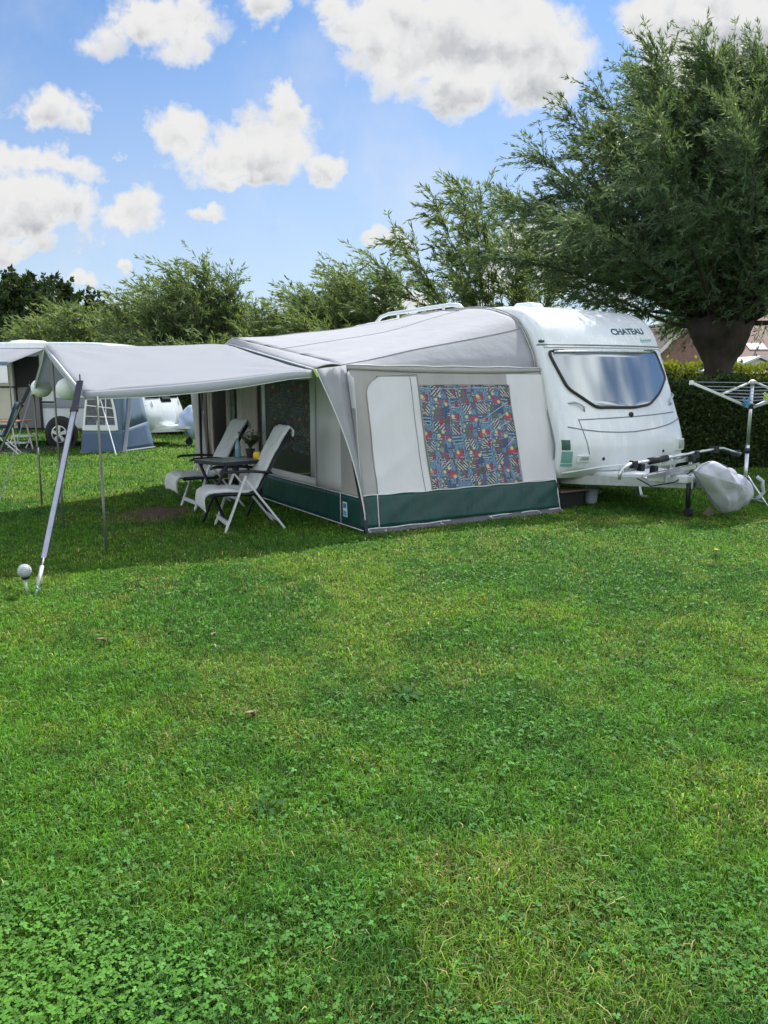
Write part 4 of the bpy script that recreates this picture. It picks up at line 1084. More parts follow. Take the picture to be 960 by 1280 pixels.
# ================================================================== SUN CANOPY
C1 = Vector((-2.62, -.47, 1.485)); PK = Vector((-2.72, -1.90, 1.95)); C3 = Vector((-2.66, -3.82, 1.44))
H1 = Vector((-.43, -.33, 1.69)); HP = Vector((-.44, -2.72, 2.04)); H3 = Vector((-.43, -5.1, 1.67))
def build_canopy():
    t = thing('sun_canopy', 'pale grey sun canopy stretched on thin poles before the awning', 'canopy', tuple(W(-2.6, -1.9, 0)))
    def slope(a0, a1, b0, b1, sag):
        rows = []
        for k in range(25):
            v = k/24; row = []
            for j in range(31):
                u = j/30; p = a0.lerp(a1, v).lerp(b0.lerp(b1, v), u)
                p.z -= sag*math.sin(math.pi*u)*(.45+.55*math.sin(math.pi*v)) + .025*math.sin(math.pi*v)*(1-u*.5)
                p.z += .010*mnoise.noise(Vector((u*3, v*3+u*2, 6)))
                for (cu, cv) in ((0, 0), (1, 0), (0, 1), (1, 1)):
                    x_, y_ = u-cu, (v-cv)*.8; r_ = math.hypot(x_, y_); an = math.atan2(abs(y_), abs(x_)+1e-6)
                    p.z += .016*math.sin(an*11+cu)*math.exp(-(r_/.28)**2)*min(1, r_*9)
                row.append(p)
            rows.append(row)
        return rows
    near = slope(C1, PK, H1, HP, .035); far = slope(PK, C3, HP, H3, .03)
    mb = MB(); mb.grid([[W(*p) for p in r] for r in near]); mb.grid([[W(*p) for p in r] for r in far])
    cl = mb.build('cloth', CANOPY, t, smooth=True, solid=.003)
    def valance(edge, drop, name, out):
        m_ = MB(); rows = []
        for j, p in enumerate(edge):
            f = j/(len(edge)-1); d = drop*(.75+.25*math.sin(math.pi*f))
            rows.append([W(*p), W(*(p+out*.008+Vector((0, 0, -d*.5)))), W(*(p+out*.006+Vector((0, 0, -d))))])
        m_.grid(rows); o = m_.build(name, VALANCE, t, smooth=True, solid=.003)
        h = MB(); h.tube([r[2] for r in rows], .004, 5); h.build('hem', PIPING, o, smooth=True)
    valance(near[0], .095, 'valance', Vector((0, 1, 0)))
    valance([r[0] for r in near], .055, 'valance', Vector((-1, 0, 0))); valance([r[0] for r in far], .05, 'valance', Vector((-1, 0, 0)))
    for s, tt, z in ((-2.515, -.43, 1.44), (-2.67, -1.85, 1.92), (-2.64, -3.82, 1.43)):
        p = MB(); p.tube([W(s, tt, -.02), W(s, tt, z)], .011, 8); p.tube([W(s, tt, .0), W(s, tt, .75)], .013, 8); p.build('support_pole', POLE, t, smooth=True)
    fr = MB(); fr.tube([W(*(C1-Vector((0, 0, .03)))), W(*(PK-Vector((0, 0, .03)))), W(*(C3-Vector((0, 0, .03))))], .012, 8); fr.build('gable_bar', STEEL_PALE, t, smooth=True)
    # storm straps
    for c, g, in ((C1, Vector((-3.262, .805, 0))), (C3, Vector((-3.30, -5.1, 0)))):
        a = W(*(c+Vector((-.03, .0, .06)))); b = W(*g); d = b-a
        near_ = c is C1
        s = MB(); s.bar(a+d*.13, a+d*.845, .047 if near_ else .036, .006, up=(0, -1, .4)); so_ = s.build('storm_strap', STRAP if near_ else POLE, t)
        e = MB()
        for q in (-1, 1):
            sd_ = d.normalized().cross(Vector((0, -1, .4))).normalized()*q*(.024 if near_ else .018)
            e.bar(a+d*.13+sd_, a+d*.845+sd_, .006, .009, up=(0, -1, .4))
        e.build('strap_edge', NAVY, so_)
        k = MB(); k.bar(a-d*.02, a+d*.135, .055 if near_ else .04, .014, up=(0, -1, .4)); k.build('strap_end', NAVY, so_)
        k = MB(); k.bar(a+d*.125, a+d*.15, .07, .02, up=(0, -1, .4)); k.build('buckle', BLACK, so_, bevel=.004); k = MB(); k.tube([a-d*.02, a-d*.02+UP*.06], .006, 6); k.build('pole_spike', BLACK, so_)
        k = MB(); k.tube([a+d*.845, a+d*.885], .006, 6); k.tube([a+d*.88, a+d*.97], .016, 10); k.build('spring', STEEL_PALE, so_, smooth=True)
        k = MB(); k.tube([a+d*.965, b+UP*.02, b-UP*.1], .007, 6); k.tube([b+UP*.05-d.normalized()*.03, b+UP*.03+E1*.03], .006, 6); k.build('peg', TEAL, so_, smooth=True)
    g = MB(); g.tube([W(*(C3+Vector((0, 0, .02)))), Vector((-4.42, 8.55, .0))], .006, 6); g.tube([Vector((-4.42, 8.55, -.05)), Vector((-4.43, 8.52, .04))], .008, 6); g.build('guy_rope', STRAP, t)
    return t
build_canopy()
for (s, tt, z, r, lab) in ((-2.60, -1.40, 1.50, .118, 'larger white paper lantern hanging nearer the canopy strap'), (-2.60, -3.40, 1.50, .118, 'smaller looking white paper lantern hanging at the far canopy edge')):
    c = W(s, tt, z); t = thing('paper_lantern', lab, 'lantern', tuple(c - UP*r), 'paper lanterns under the canopy')
    m_ = MB(); prof = []
    for i in range(33):
        a = math.pi*(.09+.82*i/32); prof.append((r*math.sin(a)*(1+.012*(i % 2)), -r*.94*math.cos(a)))
    m_.lathe(c, prof, 28); m_.build('shade', PAPER, t, smooth=True)
    m_ = MB(); zz = 1.95-.0 if False else z+r+.12
    m_.tube([c+UP*r*.9, c+UP*(r+.10)], .003, 5); m_.tube([c+UP*(r*.86)+E1*.03, c+UP*(r*.86)-E1*.03], .003, 5); m_.build('hanger', BLACK, t)

# ---------------- solar lamp
def build_solar():
    x, y = -2.655, 5.53; t = thing('solar_lamp', 'small solar garden lamp with a silvery glass globe on a stake', 'garden lamp', (x, y, 0))
    m_ = MB(); m_.tube([(x+.004, y, -.03), (x, y, .125)], .0085, 10); m_.build('stake', STEEL_PALE, t, smooth=True)
    m_ = MB(); m_.lathe((x, y, .120), [(.010, 0), (.026, .008), (.030, .022), (.024, .026), (.001, .026)], 16); m_.build('collar', BLACK, t, smooth=True)
    m_ = MB(); m_.lathe((x-.003, y, .188), [(.050*math.sin(math.pi*i/40)*(1-.035*(i % 4 == 0)), -.050*math.cos(math.pi*i/40)) for i in range(41)], 28); m_.build('globe', FROST, t, smooth=True)
build_solar()

# ================================================================== CHAIRS AND TABLE
def chair(px, py, ang, label):
    f = Vector((math.cos(ang), math.sin(ang), 0)); l = Vector((-f.y, f.x, 0)); o = Vector((px, py, 0))
    def P(a, b, z): return o + f*a + l*b + UP*z
    t = thing('camping_chair', label, 'chair', (px, py, 0), 'camping chairs at the table')
    for b in (-.265, .265):
        m_ = MB(); m_.bar(P(.30, b, .0), P(.06, b, .60), .022, .036, up=tuple(l)); m_.build('leg', CHAIRW, t, bevel=.005)
        m_ = MB(); m_.bar(P(-.36, b*.93, .0), P(.07, b*.93, .57), .022, .036, up=tuple(l)); m_.build('leg', CHAIRW, t, bevel=.005)
        m_ = MB(); m_.tube([P(.33, b, .625), P(.28, b, .645), P(.0, b, .645), P(-.22, b, .62)], [.020, .026, .026, .02], 8, flat=.65); m_.build('armrest', NAVYPL, t, smooth=True)
    m_ = MB(); m_.bar(P(.265, -.26, .10), P(.265, .26, .10), .03, .045); m_.bar(P(-.29, -.24, .10), P(-.29, .24, .10), .02, .03); m_.build('crossbar', CHAIRW, t, bevel=.004)
    m_ = MB()
    for b in (-.235, .235):
        m_.tube([P(.40, b, .415), P(.0, b, .40), P(-.08, b, .43), P(-.42, b, 1.02)], .014, 8)
    m_.tube([P(.40, -.235, .415), P(.40, .235, .415)], .012, 8); m_.tube([P(-.42, -.235, 1.02), P(-.42, .235, 1.02)], .012, 8); m_.build('seat_frame', NAVYPL, t, smooth=True)
    def cush(path, wd, name, mat, th, seed, parent=t):
        rows = []
        for i, (a, z) in enumerate(path):
            row = []
            for j in range(13):
                b = lerp(-wd, wd, j/12); q = .018*mnoise.noise(Vector((i*.5+seed, j*.45, seed)))
                edge = abs(j-6)/6
                row.append(P(a+q*.5, b*(1+.04*math.sin(i*1.7+seed)*(edge > .9)), z+q-.035*max(0, edge-.8)*5*.4))
            rows.append(row)
        mb = MB(); mb.grid(rows); return mb.build(name, mat, parent, smooth=True, solid=th)
    cush([(.40, .415), (.2, .41), (0, .405), (-.07, .43)], .23, 'seat', NAVYPL, .04, 1)
    cush([(-.075, .44), (-.2, .66), (-.32, .87), (-.43, 1.05)], .23, 'backrest', NAVYPL, .045, 2)
    cv = smooth_path([(.49, .25), (.50, .36), (.46, .435), (.36, .455), (.15, .445), (.0, .445), (-.06, .485), (-.17, .68), (-.30, .90), (-.40, 1.07), (-.45, 1.095), (-.475, 1.06), (-.465, 1.0)], 3)
    cush(cv, .245, 'towel', TOWEL, .018, 3)
chair(-1.50, 8.28, math.atan2(-.40, -.92), 'reclining chair draped with grey towel nearest the awning front window')
chair(-2.22, 9.72, math.atan2(-.52, -.85), 'reclining chair draped with grey towel farther back behind the table')
def build_table():
    pts = [Vector((-2.10, 8.50, .70)), Vector((-1.70, 8.18, .70)), Vector((-1.24, 8.62, .70)), Vector((-1.62, 8.96, .70))]
    c = sum(pts, Vector())/4; t = thing('camping_table', 'grey folding camping table between the two reclining chairs', 'table', (c.x, c.y, 0))
    m_ = MB(); m_.prism(pts, (0, 0, .025)); m_.build('tabletop', TABLETOP, t, bevel=.006)
    m_ = MB()
    q = [c+(p-c)*1.004 for p in pts]
    for i in range(4): m_.bar(q[i]+UP*.002, q[(i+1) % 4]+UP*.002, .016, .04)
    m_.build('table_rim', NAVYPL, t)
    q = [c+(p-c)*.88 for p in pts]
    for (i, j) in ((0, 1), (1, 0), (2, 3), (3, 2)):
        a = q[i]-UP*.02; b = Vector((q[j].x, q[j].y, 0)); l_ = MB(); l_.bar(a, b, .028, .02); l_.build('leg', NAVYPL, t)
    return c
TC = build_table()
def build_tableware():
    x, y = -1.52, 8.72; z = .726
    t = thing('potted_plant', 'green leafy plant in a dark pot on the table', 'plant', (x, y, z), 'things standing on the camping table')
    m_ = MB(); m_.lathe((x, y, z), [(.001, 0), (.038, 0), (.052, .085), (.056, .085), (.056, .10), (.046, .10), (.044, .085), (.001, .085)], 18); m_.build('pot', POT, t, smooth=True, angle=40)
    rg = random.Random(12); st = MB(); fo = MB()
    for k in range(34):
        a = rg.uniform(0, 6.28); r = rg.uniform(.03, .15); h = rg.uniform(.08, .20); b = Vector((x, y, z+.09)); e = b+Vector((r*math.cos(a), r*math.sin(a), h))
        st.tube([b, b.lerp(e, .5)+UP*.03, e], .0022, 4)
        for q in range(9):
            p = b.lerp(e, .3+.08*q)+Vector((rg.gauss(0, .014), rg.gauss(0, .014), .02)); u = Vector((math.cos(a+rg.uniform(-1.2, 1.2)), math.sin(a+rg.uniform(-1.2, 1.2)), rg.uniform(-.1, .5))).normalized(); v = u.cross(UP).normalized()
            fo.poly([p, p+u*.022+v*.014, p+u*.05, p+u*.022-v*.014])
    st.build('stem', BARK2, t); fo.build('foliage', TABLELEAF, t)
    x, y = -1.42, 8.56
    t = thing('candle_jar', 'round yellow jar on the table beside the potted plant', 'jar', (x, y, z), 'things standing on the camping table')
    m_ = MB(); m_.lathe((x, y, z), [(.001, 0), (.030, 0), (.040, .012), (.042, .045), (.036, .065), (.034, .078), (.030, .078), (.030, .06), (.001, .055)], 20); m_.build('glass', YELLOW, t, smooth=True)
    x, y = -1.66, 8.72
    t = thing('bottle', 'tall pale blue bottle on the table left of the plant', 'bottle', (x, y, z), 'things standing on the camping table')
    m_ = MB(); m_.lathe((x, y, z), [(.001, 0), (.030, 0), (.032, .01), (.032, .13), (.014, .18), (.012, .22), (.001, .22)], 18); m_.build('glass', BOTTLE, t, smooth=True)
    m_ = MB(); m_.lathe((x, y, z+.22), [(.001, 0), (.014, 0), (.014, .025), (.001, .026)], 14); m_.build('cap', LABEL_W, t)
build_tableware()

# ================================================================== ROTARY CLOTHES AIRER
def build_airer():
    x, y = 4.52, 9.55; t = thing('clothes_airer', 'silver rotary clothes airer on a tripod before the hedge', 'clothes airer', (x, y, 0))
    p = MB(); p.tube([(x, y, .12), (x, y, .80)], .024, 12); p.tube([(x, y, .78), (x, y, 1.58)], .021, 12); p.build('pole', SILVER, t, smooth=True)
    hub = MB(); hub.lathe((x, y, 1.245), [(.024, 0), (.05, .01), (.05, .06), (.024, .07)], 14); hub.build('hub', NAVYPL, t, smooth=True, angle=40)
    cp = MB(); cp.lathe((x, y, 1.55), [(.022, 0), (.040, .005), (.040, .04), (.02, .05), (.001, .05)], 14); cp.build('top_cap', STEEL_PALE, t, smooth=True, angle=40)
    cl = MB(); cl.lathe((x, y, .70), [(.025, 0), (.034, .004), (.034, .06), (.025, .065)], 12); cl.build('clamp', NAVYPL, t, smooth=True)
    dirs = [Vector((math.cos(a), math.sin(a), 0)) for a in [math.radians(203), math.radians(293), math.radians(23), math.radians(113)]]
    c = Vector((x, y, 0)); tips = []
    for d in dirs:
        a = c+d*.045+UP*1.27; b = c+d*.98+UP*1.565; tips.append((a, b))
        m_ = MB(); m_.bar(a, b, .026, .034); arm = m_.build('arm', SILVER, t, bevel=.004)
        m_ = MB(); m_.bar(c+d*.035+UP*1.572, a.lerp(b, .48)+UP*.012, .016, .018); m_.build('brace', SILVER, arm)
        m_ = MB(); m_.frame_box(b, d*.02, d.cross(UP)*.018, UP*.024); m_.build('arm_end', LABEL_W, arm, bevel=.005)
    ln = MB()
    for f in (.25, .38, .52, .66, .80, .98):
        q = [a.lerp(b, f)+UP*.016 for a, b in tips]
        for i in range(4):
            a, b = q[i], q[(i+1) % 4]; ln.tube([a, a.lerp(b, .5)-UP*.012, b], .0032, 5)
    ln.build('washing_line', STRAP, t)
    for k in range(3):
        a = math.radians(-52+120*k); d = Vector((math.cos(a), math.sin(a), 0))
        m_ = MB(); m_.tube([c+d*.03+UP*.42, c+d*.36+UP*.0], .013, 8); lg = m_.build('leg', SILVER, t, smooth=True)
        m_ = MB(); m_.tube([c+d*.03+UP*.16, c+d*.26+UP*.115], .007, 6); m_.build('leg_brace', STEEL_PALE, lg)
    for nm, mat, f, i, zz, lab in (('clothes_peg', LIME, .40, 1, 0, 'lime green clothes pegs clipped on the airer lines'), ('clothes_peg', BLUEPEG, .22, 0, 0, 'blue clothes pegs clipped beside the airer pole')):
        g = MB(); a = tips[i][0].lerp(tips[i][1], f); b = tips[(i+1) % 4][0].lerp(tips[(i+1) % 4][1], f); p0 = a.lerp(b, .30)+UP*.01
        if i == 0: p0 = Vector((x-.10, y-.08, 1.33))
        else: p0 = Vector((x+.13, y-.12, 1.40))
        ax = Vector((.6, -.2, -.75)).normalized(); bx = Vector((.7, .1, .7)).normalized()
        for s_ in (-1, 1): g.frame_box(p0+bx*.012*s_, ax*.055, bx*.008, Vector((0, 1, 0))*.008)
        for s_ in (-1, 1): g.frame_box(p0+Vector((.02, .02, 0))+ax*.012*s_, bx*.055, ax*.008, Vector((0, 1, 0))*.008)
        tag(g.build(nm, mat, at=tuple(p0)), lab, 'clothes peg', 'pegs on the clothes airer')
build_airer()

# ================================================================== FAR CARAVAN AND ITS PITCH
FO = Vector((-8.02, 19.2, 0)); F2 = Vector((.985, -.172, 0)); F1 = Vector((.172, .985, 0))
def X2(s, t, z): return FO + F1*s + F2*t + UP*z
def build_far():
    t = thing('caravan', 'far white caravan with open door and blue porch tent', 'caravan', tuple(FO))
    prof = [(2.10, .42), (2.22, .55), (2.26, .80), (2.14, 1.15), (1.96, 1.6), (1.78, 2.05), (1.60, 2.36), (1.20, 2.52), (0, 2.56), (-2.4, 2.55), (-2.75, 2.3), (-2.85, 1.4), (-2.8, .45)]
    path = smooth_path(prof, 3); ws = [math.sin(math.pi/2*(-1+2*k/14)) for k in range(15)]
    rows = []
    for i, (a, z) in enumerate(path):
        b0 = path[max(i-1, 0)]; b1 = path[min(i+1, len(path)-1)]; dt, dz = b1[0]-b0[0], b1[1]-b0[1]; l = math.hypot(dt, dz); cr = .12 if z < 2.3 and a > 0 else .03
        row = []
        for w in ws:
            q = max(0, (abs(w)*1.1-1.02)/.08); d = cr*(1-w*w)-.08*(1-math.sqrt(max(0, 1-q*q)))
            row.append(X2(1.1+w*1.1, a+dz/l*d, z-dt/l*d))
        rows.append(row)
    m_ = MB(); m_.grid(rows); m_.poly([r[0] for r in rows]); m_.poly([r[-1] for r in rows]); m_.grid([rows[0], rows[-1]])
    m_.build('body', WHITE, t, smooth=True, angle=40)
    def fx(s, z, off):
        tt = interp([(.42, 2.10), (.55, 2.22), (.8, 2.26), (1.15, 2.14), (1.6, 1.96), (2.05, 1.78)], z); w = (s-1.1)/1.1
        return X2(s, tt+.12*(1-w*w)+off, z)
    for (a, b) in ((.20, .78), (.82, 1.38), (1.42, 2.0)):
        m_ = MB(); m_.grid([[fx(lerp(a, b, j/4), lerp(1.10+.10*(a < .5 or a > 1.4), 1.80, k/5), .02) for j in range(5)] for k in range(6)]); wf = m_.build('front_window', BLACK, t, smooth=True, solid=.01)
        m_ = MB(); m_.grid([[fx(lerp(a+.06, b-.06, j/4), lerp(1.17+.10*(a < .5 or a > 1.4), 1.74, k/5), .045) for j in range(5)] for k in range(6)]); m_.build('pane', PANE_FAR, wf, smooth=True)
    for z in (.98, .66): 
        m_ = MB(); m_.tube([fx(lerp(.1, 2.1, k/12), z+.05*abs(k-6)/6, .0) for k in range(13)], .010, 5); m_.build('locker_seam', SEAM, t)
    for s in (.35, 1.85):
        m_ = MB(); m_.tube([fx(s, 1.0, .03), fx(s, 1.12, .03)], .012, 6); m_.build('grab_handle', STEEL_PALE, t)
    # side: doorway, opened door, stripe, windows, wheel with arch
    sd_ = -.014
    def sp(tt, z, off=0): return X2(sd_-off, tt, z)
    m_ = MB(); m_.grid([[sp(-1.15, .42), sp(-.52, .42)], [sp(-1.15, 2.22), sp(-.52, 2.22)]]); dw = m_.build('doorway', DARKIN, t)
    m_ = MB(); m_.frame_box((sp(-.83, .97)+sp(-.83, .97))/2 + F1*-.012, F2*.29, F1*.006, UP*.50); m_.build('lower_door', M('door_shade_grey', (.16, .16, .16), .6), dw)
    for a in (-1.17, -.50):
        m_ = MB(); m_.bar(sp(a, .40, .005), sp(a, 2.25, .005), .03, .03); m_.build('door_jamb', BLACK, dw)
    dr = MB(); dr.frame_box(X2(-.05, -1.52, 1.40), F2*.31, F1*.02, UP*.88); d_ = dr.build('door', CREAM, t, bevel=.02)
    m_ = MB(); m_.frame_box(X2(-.075, -1.52, 1.86), F2*.20, F1*.006, UP*.28); m_.build('door_window', PANE_FAR, d_)
    m_ = MB(); m_.tube([X2(-.10, -1.78, 1.48), X2(-.12, -1.05, 1.48)], .02, 6); m_.build('door_stay', BLACK, d_)
    m_ = MB(); m_.frame_box(X2(-.08, -1.74, 1.62), F2*.08, F1*.02, UP*.02); m_.build('handle', BLACK, d_)
    m_ = MB(); m_.grid([[sp(-.48, .96, .004), sp(2.2, .96, .004)], [sp(-.48, 1.06, .004), sp(2.2, 1.06, .004)]]); m_.build('side_stripe', SEAM, t)
    m_ = MB(); m_.grid([[sp(-.48, 1.08, .004), sp(-.12, 1.08, .004)], [sp(-.48, 1.13, .004), sp(-.12, 1.13, .004)]]); m_.build('side_stripe', NAVY, t)
    m_ = MB(); m_.grid([[sp(-.12, 1.00, .008), sp(1.2, 1.00, .008)], [sp(-.12, 1.22, .008), sp(1.2, 1.22, .008)]]); m_.build('vent_panel', FABRIC_GREY, t)
    for (a, b, c, d) in ((-.35, .55, 1.42, 1.95), (.9, 1.75, 1.35, 1.95)):
        m_ = MB(); m_.grid([[sp(a, c, .01), sp(b, c, .01)], [sp(a, d, .01), sp(b, d, .01)]]); m_.build('side_window', PANE_FAR, t, solid=.02)
    ar = MB(); ar.lathe(X2(-.02, 0, .33), [(.001, 0), (.44, 0), (.44, .02), (.001, .02)], 28, axis=-F1); ar.build('wheel_arch', BLACK, t)
    tz = .325
    w_ = MB(); w_.lathe(X2(.06, 0, tz), [(.20, 0), (.30, 0), (.325, .03), (.325, .15), (.30, .18), (.20, .18)], 28, axis=-F1); wo = w_.build('wheel', TYRE, t, smooth=True, angle=40)
    r_ = MB(); r_.lathe(X2(-.115, 0, tz), [(.205, -.03), (.215, .012), (.19, .014), (.18, -.02)], 28, axis=-F1)
    for k in range(5):
        a = 2*math.pi*k/5+.3; d = F2*math.cos(a)+UP*math.sin(a); s = F2*-math.sin(a)+UP*math.cos(a); c = X2(-.125, 0, tz)
        r_.prism([c+d*.02+s*.03, c+d*.02-s*.03, c+d*.19-s*.05, c+d*.19+s*.05], -F1*.014)
    r_.lathe(X2(-.12, 0, tz), [(.001, 0), (.05, 0), (.05, .03), (.001, .03)], 14, axis=-F1); r_.build('rim', SILVER, wo)
    ch = MB(); ch.bar(X2(.3, 2.0, .40), X2(1.05, 3.0, .42), .06, .1); ch.bar(X2(1.9, 2.0, .40), X2(1.15, 3.0, .42), .06, .1); ch.frame_box(X2(1.1, 2.5, .47), F1*.35, F2*.55, UP*.035); ch.build('drawbar', WHITE_TRIM, t)
    jw = MB(); jw.tube([X2(1.15, 2.85, .5), X2(1.15, 2.85, .1)], .03, 8); jw.lathe(X2(1.1, 2.85, .09), [(.01, 0), (.09, 0), (.09, .06), (.01, .06)], 16, axis=F1); jw.build('jockey_wheel', BLACK, t)
    for tt in (1.95, -2.2):
        b = MB(); b.bar(X2(.3, tt, .42), X2(.3, tt+.25, .02), .06, .05); b.build('corner_steady', BLACK, t)
    v = MB(); v.lathe(X2(.8, -1.3, 2.56), [(.5, 0), (.5, .05), (.4, .09), (.01, .1)], 4); v.build('roof_vent', WHITE_TRIM, t)
    # hitch bag and hitch cover
    b = MB(); c = X2(1.1, 3.05, .60); rows = []
    for i in range(21):
        th = math.pi*i/20; row = []
        for j in range(28):
            ph = 2*math.pi*j/28; d = F2*math.sin(th)*math.cos(ph)+F1*math.sin(th)*math.sin(ph)+UP*math.cos(th)
            k = 1+.18*mnoise.noise(Vector((d.x*2.4, d.y*2.4, d.z*2.4)))+.15*math.sin(ph*3)*(math.cos(th) < .2)
            row.append(c+F2*d.dot(F2)*.44*k+F1*d.dot(F1)*.3*k+UP*d.z*(.30+.1*(d.dot(F2) < .1))*k)
        row.append(row[0]); rows.append(row)
    b.grid(rows); tag(b.build('hitch_cover', BAG_BLUE, at=tuple(X2(1.1, 3.05, .3)), smooth=True), 'pale blue and white cover over the far caravan hitch', 'cover')
    # blue porch tent
    t2 = thing('porch_tent', 'faded blue porch tent with white framed clear window', 'tent', tuple(X2(-1, 1.4, 0)))
    p1, p2, p3, p4 = Vector((-7.25, 18.95, 0)), Vector((-6.85, 17.35, 0)), Vector((-5.98, 17.55, 0)), Vector((-5.62, 18.80, 0))
    top2, top3 = Vector((-6.75, 17.75, 1.85)), Vector((-6.02, 17.9, 1.8)); top1, top4 = Vector((-7.15, 19.0, 2.4)), Vector((-6.1, 18.85, 2.35))
    def quad(a, b, c, d, nu=8, nv=8, off=Vector()):
        mb = MB(); mb.grid([[a.lerp(b, j/nu).lerp(d.lerp(c, j/nu), k/nv)+off+Vector((0, -.012*mnoise.noise(Vector((j*.6, k*.6, 2))), 0)) for j in range(nu+1)] for k in range(nv+1)]); return mb
    def part_of(a, b, c, d, u0, u1, v0, v1, off):
        f = lambda u, v: a.lerp(b, u).lerp(d.lerp(c, u), v)
        return quad(f(u0, v0), f(u1, v0), f(u1, v1), f(u0, v1), 6, 6, off)
    part_of(p3, p4, top4, top3, 0, 1, .28, 1, Vector()).build('side_wall', FABRIC_BLUE, t2, smooth=True, solid=.004)
    part_of(p3, p4, top4, top3, 0, 1, .02, .28, Vector((.004, 0, 0))).build('skirt', FABRIC_BLUED, t2, smooth=True, solid=.004)
    fo_ = Vector((0, -.02, 0))
    fw = part_of(p2, p3, top3, top2, 0, 1, .02, 1, Vector()).build('front_wall', FABRIC_BLUE, t2, smooth=True, solid=.004)
    part_of(p2, p3, top3, top2, 0, 1, .02, .24, fo_).build('front_skirt', FABRIC_BLUED, t2, smooth=True)
    part_of(p2, p3, top3, top2, .06, .80, .36, .86, fo_*.6).build('window_film', VINYL_DARK, fw, smooth=True)
    fr = MB(); g = lambda u, v: p2.lerp(p3, u).lerp(top2.lerp(top3, u), v)+fo_*1.6
    fr.bar(g(.02, .31), g(.88, .31), .02, .12, up=(0, 0, 1)); fr.tube([g(.88, .28), g(.82, .5), g(.72, .7), g(.55, .88), g(.2, .92)], .028, 6); fr.tube([g(.03, .28), g(.06, .9)], .025, 6)
    fr.tube([g(.36, .3), g(.42, .88)], .012, 5); fr.tube([g(.6, .3), g(.55, .86)], .012, 5); fr.tube([g(.05, .58), g(.80, .55)], .014, 5); fr.tube([g(.05, .45), g(.84, .44)], .010, 5)
    fr.build('window_frame', LABEL_W, fw)
    st = MB(); st.bar(p3+Vector((.05, -.01, .02)), top3+Vector((.1, .5, .0)), .09, .012, up=(0, -1, 0)); st.build('corner_strip', FABRIC_GREY, t2)
    quad(p1, p2, top2, top1).build('side_wall', FABRIC_BLUE, t2, smooth=True, solid=.004)
    quad(top2, top3, top4, top1).build('roof', FABRIC_BLUE, t2, smooth=True, solid=.004)
    hm = MB(); hm.tube([p1+UP*.03, p2+UP*.03, p3+UP*.03, p4+UP*.03], .025, 6); hm.build('hem', FABRIC_GREY, t2)
    gy = MB(); gy.tube([g(.25, .9), Vector((-5.9, 16.9, 0))], .012, 5); gy.build('guy_rope', LABEL_W, t2)
    # white sun canopy of the far caravan
    t3 = thing('sun_canopy', 'white sun canopy over the far caravan door', 'canopy', tuple(X2(-1.4, -2.2, 0)))
    a, b, c, d = X2(0, -.25, 2.42), X2(0, -4.0, 2.42), X2(-2.0, -3.9, 2.12), X2(-1.1, -.55, 2.02)
    quad(a, b, c, d, 10, 8).build('cloth', CANOPY, t3, smooth=True, solid=.004)
    e = MB(); e.bar(c, d, .05, .07); e.build('edge_bar', HOODIN, t3)
    for p in (c, d):
        e = MB(); e.tube([Vector((p.x, p.y, 0)), p], .016, 6); e.build('support_pole', POLE, t3)
    # dark sheet before the door
    ms = MB(); ms.prism([X2(-.1, .5, .01), X2(-.1, -3.8, .01), X2(-2.3, -3.9, .01), X2(-2.1, .3, .01)], (0, 0, .012))
    tag(ms.build('ground_mat', MAT_DARK, at=tuple(X2(-1, -1.5, 0))), 'dark ground mat spread before the far caravan door', 'mat')
    # step stool, table, chair
    t4 = thing('step_stool', 'white metal step below the far caravan door', 'step', tuple(X2(-.42, -.75, 0)))
    m_ = MB(); m_.frame_box(X2(-.42, -.75, .30), F2*.26, F1*.13, UP*.015); m_.frame_box(X2(-.68, -.75, .15), F2*.26, F1*.13, UP*.015); m_.build('tread', WHITE_TRIM, t4)
    for q in (-.24, .24):
        m_ = MB(); m_.tube([X2(-.32, -.75+q, .3), X2(-.30, -.75+q, 0)], .014, 6); m_.build('leg', WHITE_TRIM, t4); m_ = MB(); m_.tube([X2(-.52, -.75+q, .3), X2(-.76, -.75+q, .0)], .014, 6); m_.build('leg', WHITE_TRIM, t4)
    c = X2(-1.25, -.80, 0)
    t5 = thing('camping_table', 'orange brown camping table outside the far caravan', 'table', tuple(c))
    m_ = MB(); m_.frame_box(c+UP*.70, F2*.62, F1*.35, UP*.018); m_.build('tabletop', ORANGEW, t5, bevel=.01)
    for i in (-1, 1):
        for j in (-1, 1):
            m_ = MB(); m_.tube([c+F2*.50*i+F1*.26*j+UP*.68, c+F2*.62*i+F1*.3*j], .018, 6); m_.build('leg', CREAM, t5)
    c = X2(-2.2, -.12, 0); t6 = thing('camping_chair', 'dark blue folding chair at the far caravan table', 'chair', tuple(c))
    f = Vector((-.95, -.32, 0)).normalized(); l = Vector((-f.y, f.x, 0))
    for q in (-.24, .24):
        m_ = MB(); m_.tube([c+f*.28+l*q, c-f*.08+l*q+UP*.55], .016, 6); m_.build('leg', STEEL_PALE, t6)
        m_ = MB(); m_.tube([c-f*.40+l*q, c+f*.08+l*q+UP*.5], .016, 6); m_.build('leg', STEEL_PALE, t6)
        m_ = MB(); m_.tube([c+f*.30+l*q+UP*.63, c-f*.2+l*q+UP*.63], .025, 6); m_.build('armrest', NAVYPL, t6)
    m_ = MB(); m_.grid([[c+f*a+l*b+UP*z for b in (-.24, -.1, .1, .24)] for a, z in ((.3, .45), (.1, .43), (-.12, .42))]); m_.build('seat', CHAIRBLUE, t6, solid=.03, smooth=True)
